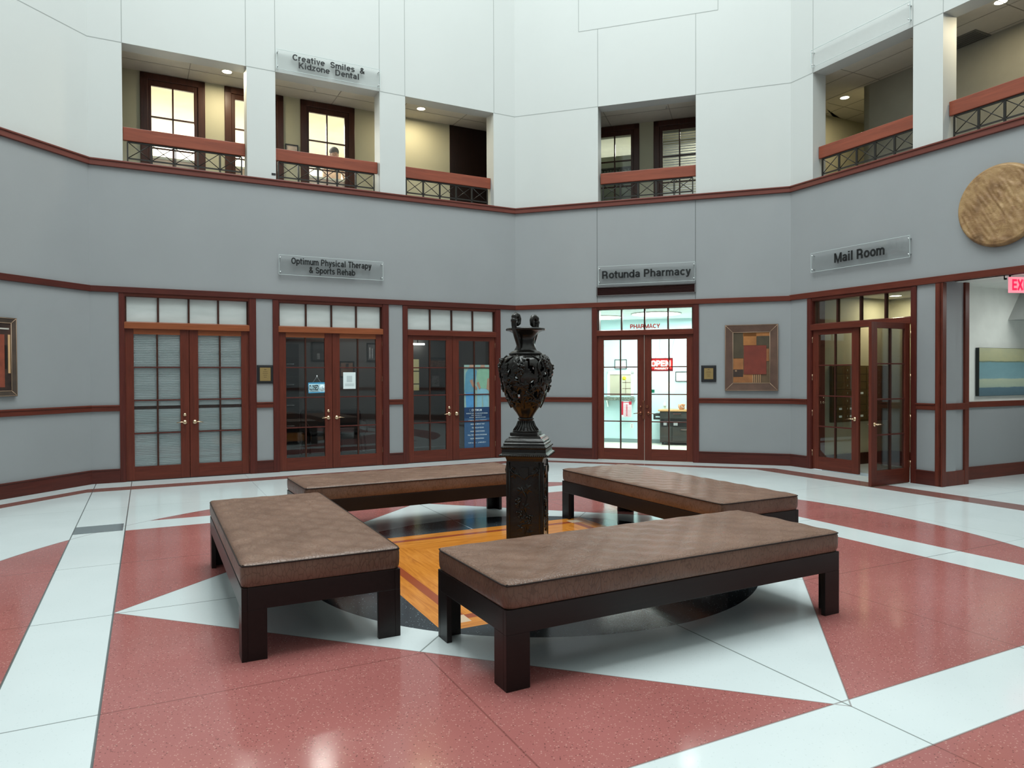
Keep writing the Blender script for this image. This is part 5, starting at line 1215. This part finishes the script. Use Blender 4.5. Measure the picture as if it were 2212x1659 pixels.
# ------------------------------------------------------------------ pedestal and urn
m, nt, b = newmat('dark_cast_iron'); v = objcoord(nt)
nt.links.new(ramp(nt, tex_noise(nt, v, 9, 5), [(0.3, (0.007, 0.0065, 0.006, 1)), (0.7, (0.017, 0.015, 0.012, 1))]), b.inputs['Base Color'])
b.inputs['Metallic'].default_value = 0.1; b.inputs['Roughness'].default_value = 0.24; b.inputs['Coat Weight'].default_value = 0.10; b.inputs['Specular IOR Level'].default_value = 0.4; bump(nt, b, tex_noise(nt, v, 60, 4), 0.25, 0.004); M_['cast'] = m
UX, UY = 0.130, 6.15; RZ = math.radians(-11.0)
MU = Matrix.Translation((UX, UY, 0)) @ Matrix.Rotation(RZ, 4, 'Z')
def leaf_shape(mb, M, s, lobes=5, cup=0.25):
    vs = [(0, 0, 0.30*s)]; n = 30
    for i in range(n):
        a = 2*PI*i/n; r = s*(0.62+0.38*abs(math.cos(lobes*a/2)))*(1.0 if math.cos(a) > -0.9 else 0.5)
        vs.append((r*math.cos(a), r*math.sin(a), -cup*s*0.2+0.04*s*math.cos(lobes*a)))
    old = mb.smooth; mb.smooth = True; mb.add(vs, [(0, 1+i, 1+(i+1) % n) for i in range(n)]+[(0, 1+(i+1) % n, 1+i) for i in range(0)], M); mb.smooth = old
def grapes(mb, M, s, n, rnd):
    for k in range(n):
        t_ = k/n; row = t_; wdt = s*(1-0.75*row)
        mb.ball((rnd.uniform(-wdt, wdt)*0.6, s*1.3*(0.5-row)+rnd.uniform(-.1, .1)*s, rnd.uniform(0.0, 0.25)*s), 0.115*s*rnd.uniform(0.85, 1.15)+0.004, 8, 6, M)
ped = thing('pedestal', 'square dark cast pedestal with carved grapevines under the urn', 'pedestal', MU)
mb = MB(); mb.lathe([(0.162, 0.0), (0.162, 0.05), (0.157, 0.06), (0.153, 0.85), (0.158, 0.872), (0.166, 0.889)], square=True); mb.build('shaft', M_['cast'], ped, bevel=0.006)
mb = MB(); mb.lathe([(0.170, 0.885), (0.205, 0.893), (0.207, 0.908), (0.192, 0.915), (0.188, 0.925), (0.186, 0.955), (0.193, 0.962), (0.193, 0.972), (0.176, 0.978), (0.176, 0.998), (0.168, 1.006), (0.166, 1.02), (0.150, 1.040), (0.138, 1.044), (0.136, 1.052), (0.125, 1.062)], square=True); mb.build('cornice', M_['cast'], ped, bevel=0.003)
n = 24
for zz, hw_, rb in ((0.898, 0.206, 0.0075), (0.966, 0.192, 0.0065)):
    mb = MB()
    for k in range(n):
        q = -hw_+2*hw_*(k+0.5)/n
        for (x, y) in ((q, -hw_), (hw_, q), (q, hw_), (-hw_, q)): mb.ball((x, y, zz), rb, 6, 4)
    mb.build('bead_moulding', M_['cast'], ped)
rnd = random.Random(3)
for face in range(4):
    R4 = Matrix.Rotation(face*PI/2, 4, 'Z')
    Mf = lambda x, z: R4 @ Matrix.Translation((x, -0.156, z)) @ Matrix.Rotation(PI/2, 4, 'X')
    mb = MB()
    for x, z, s in ((-0.02, 0.60, 0.060), (0.03, 0.62, 0.055), (0.01, 0.46, 0.055), (0.02, 0.33, 0.065), (-0.035, 0.29, 0.045), (0.045, 0.25, 0.045), (-0.01, 0.36, 0.05), (-0.09, 0.74, 0.045), (0.09, 0.74, 0.045), (-0.11, 0.10, 0.05), (0.11, 0.10, 0.05), (0.0, 0.08, 0.06)):
        leaf_shape(mb, Mf(x, z) @ Matrix.Rotation(rnd.uniform(0, 6), 4, 'Z'), s*0.8)
    for x, z, s, n_ in ((-0.06, 0.50, 0.055, 22), (0.04, 0.36, 0.05, 18), (-0.04, 0.40, 0.045, 14)): grapes(mb, Mf(x, z), s, n_, rnd)
    for sx in (-1, 1):
        mb.tube([(sx*0.005, 0.70, 0.008), (sx*0.05, 0.735, 0.012), (sx*0.09, 0.745, 0.014), (sx*0.118, 0.775, 0.012), (sx*0.10, 0.80, 0.010), (sx*0.08, 0.785, 0.008)], 0.007, 6, R4 @ Matrix.Translation((0, -0.153, 0)) @ Matrix.Rotation(PI/2, 4, 'X'))
        mb.tube([(sx*0.128, 0.05, 0.0), (sx*0.128, 0.45, 0.0), (sx*0.126, 0.84, 0.0)], 0.005, 6, R4 @ Matrix.Translation((0, -0.157, 0)) @ Matrix.Rotation(PI/2, 4, 'X'))
    mb.box(-0.035, 0.035, -0.166, -0.15, 0.70, 0.80, R4)
    mb.tube([(-0.03, 0.64, 0.004), (0.02, 0.55, 0.012), (-0.01, 0.45, 0.01), (0.03, 0.36, 0.012), (0.0, 0.24, 0.006)], 0.006, 6, R4 @ Matrix.Translation((0, -0.153, 0)) @ Matrix.Rotation(PI/2, 4, 'X'))
    mb.build('vine_relief', M_['cast'], ped)

urn = thing('urn', 'black openwork urn with grapevine relief and tall handles on the pedestal', 'urn', MU @ Matrix.Translation((-0.012, 0, 1.062)))
S_ = 0.00398; zpx = lambda y: (HC-(y-809.5)*S_)-1.062
mb = MB(); mb.lathe([(0.118, 0.0), (0.118, 0.026)], square=True); mb.build('base_plate', M_['cast'], urn, bevel=0.004)
mb = MB(); mb.lathe([(0.112, 0.026), (0.113, 0.036), (0.098, 0.050), (0.080, 0.075), (0.068, 0.105), (0.062, 0.128), (0.068, 0.133), (0.070, 0.140), (0.064, 0.147)], 48)
for k in range(20):
    a = 2*PI*k/20; mb.tube([((0.108)*math.cos(a), (0.108)*math.sin(a), 0.04), (0.082*math.cos(a), 0.082*math.sin(a), 0.076), (0.066*math.cos(a), 0.066*math.sin(a), 0.118)], 0.006, 6)
mb.build('foot', M_['cast'], urn)
prof = [(16, 903), (17.5, 899), (21.5, 892), (27, 885), (32, 878), (38.5, 864), (43.7, 850), (48, 840), (51.5, 828), (54.5, 815), (56, 803), (56, 793), (54, 784), (50, 776), (43, 770), (36, 766), (33, 764)]
def body_r(z):
    P = [(r*S_, zpx(y)) for r, y in prof]
    for (r0, z0), (r1, z1) in zip(P, P[1:]):
        if z0 <= z <= z1: return r0+(r1-r0)*(z-z0)/(z1-z0)
    return P[0][0] if z < P[0][1] else P[-1][0]
seg = 96; zA, zB = zpx(903), zpx(764); rows = 60; vs = []; fs = []
for j in range(rows+1):
    z = zA+(zB-zA)*j/rows; r = body_r(z)-0.006
    for i in range(seg): a = 2*PI*i/seg; vs.append((r*math.cos(a), r*math.sin(a), z))
for j in range(rows):
    for i in range(seg):
        z = zA+(zB-zA)*(j+0.5)/rows; a = 2*PI*(i+0.5)/seg
        nv = noise.noise(Vector((math.cos(a)*3.3, math.sin(a)*3.3, z*11)))
        if nv > 0.20 and zpx(868) < z < zpx(776): continue
        i2 = (i+1) % seg; fs.append((j*seg+i, j*seg+i2, (j+1)*seg+i2, (j+1)*seg+i))
mb = MB(); mb.smooth = True; mb.add(vs, fs); o = mb.build('body', M_['cast'], urn); so = o.modifiers.new('s', 'SOLIDIFY'); so.thickness = 0.008; so.offset = -1
rnd = random.Random(11); mb = MB()
def surf(a, z, off=0.0, rot=0.0):
    r = body_r(z)+off; dr = (body_r(z+0.01)-body_r(z-0.01))/0.02
    nrm = Vector((math.cos(a), math.sin(a), -dr)).normalized(); tz = Vector((dr*math.cos(a), dr*math.sin(a), 1)).normalized(); tx = tz.cross(nrm)
    Mx = Matrix((tx, tz, nrm)).transposed().to_4x4(); Mx.translation = Vector((r*math.cos(a), r*math.sin(a), z)); return Mx @ Matrix.Rotation(rot, 4, 'Z')
lf = MB(); gr = MB(); vi = MB()
for k in range(95):
    a = rnd.uniform(0, 2*PI); z = rnd.uniform(zpx(872), zpx(768)); leaf_shape(lf, surf(a, z, 0.004, rnd.uniform(0, 6)), rnd.uniform(0.034, 0.055), 5, 0.5)
for a in [-PI/2+k*2*PI/6 for k in range(6)]:
    for ga, gy, gs_, gn in ((a, 792+6*math.sin(a*3), 0.062, 46), (a+0.5, 838, 0.040, 20)):
        gr = MB(); grapes(gr, surf(ga, zpx(gy), 0.004), gs_, gn, rnd); gr.build('grape_cluster', M_['cast'], urn)
for k in range(14):
    a0 = rnd.uniform(0, 2*PI); sgn = rnd.choice((-1, 1)); pts = []
    for q in range(14):
        tt = q/13; z = zpx(768)+(zpx(880)-zpx(768))*tt; a = a0+sgn*(0.9*tt+0.25*math.sin(tt*9)); r = body_r(z)+0.004; pts.append((r*math.cos(a), r*math.sin(a), z))
    vi.tube(pts, 0.0095, 7, r2=0.006)
lf.build('leaf_relief', M_['cast'], urn); vi.build('vine_relief', M_['cast'], urn)
mb = MB(); mb.lathe([(p[0]*S_, zpx(p[1])) for p in ((30, 767), (36, 765.5), (36.5, 763), (33, 761), (31, 759), (24.5, 757), (24, 754), (21.5, 750), (19.5, 744), (18.7, 738), (19.5, 731), (22, 725), (27, 719), (36, 714.5), (42, 713.5), (43, 711), (41.5, 709), (36, 708), (30, 711), (20, 722), (16, 735), (15, 745))], 56, caps=False); mb.build('neck', M_['cast'], urn)
for ang in (PI+0.25+PI/2*0.55, 0.25+PI/2*0.55):
    c_, s_ = math.cos(ang), math.sin(ang); P2 = lambda r, y: (r*S_*c_, r*S_*s_, zpx(y))
    pts = [P2(r, y) for r, y in ((24, 764), (22, 757), (24, 748), (28, 738), (33, 728), (38, 716), (41, 704), (42, 694), (40, 686), (34, 681.5), (27, 683), (23, 690), (24, 699), (30, 702))]
    mb = MB(); mb.tube(pts, lambda q: 0.016+0.007*math.sin(q*PI), 10)
    for q in (7, 8): mb.ball(pts[q], 0.027, 10, 6)
    mb.build('handle', M_['cast'], urn)
print('objects', len(bpy.data.objects))
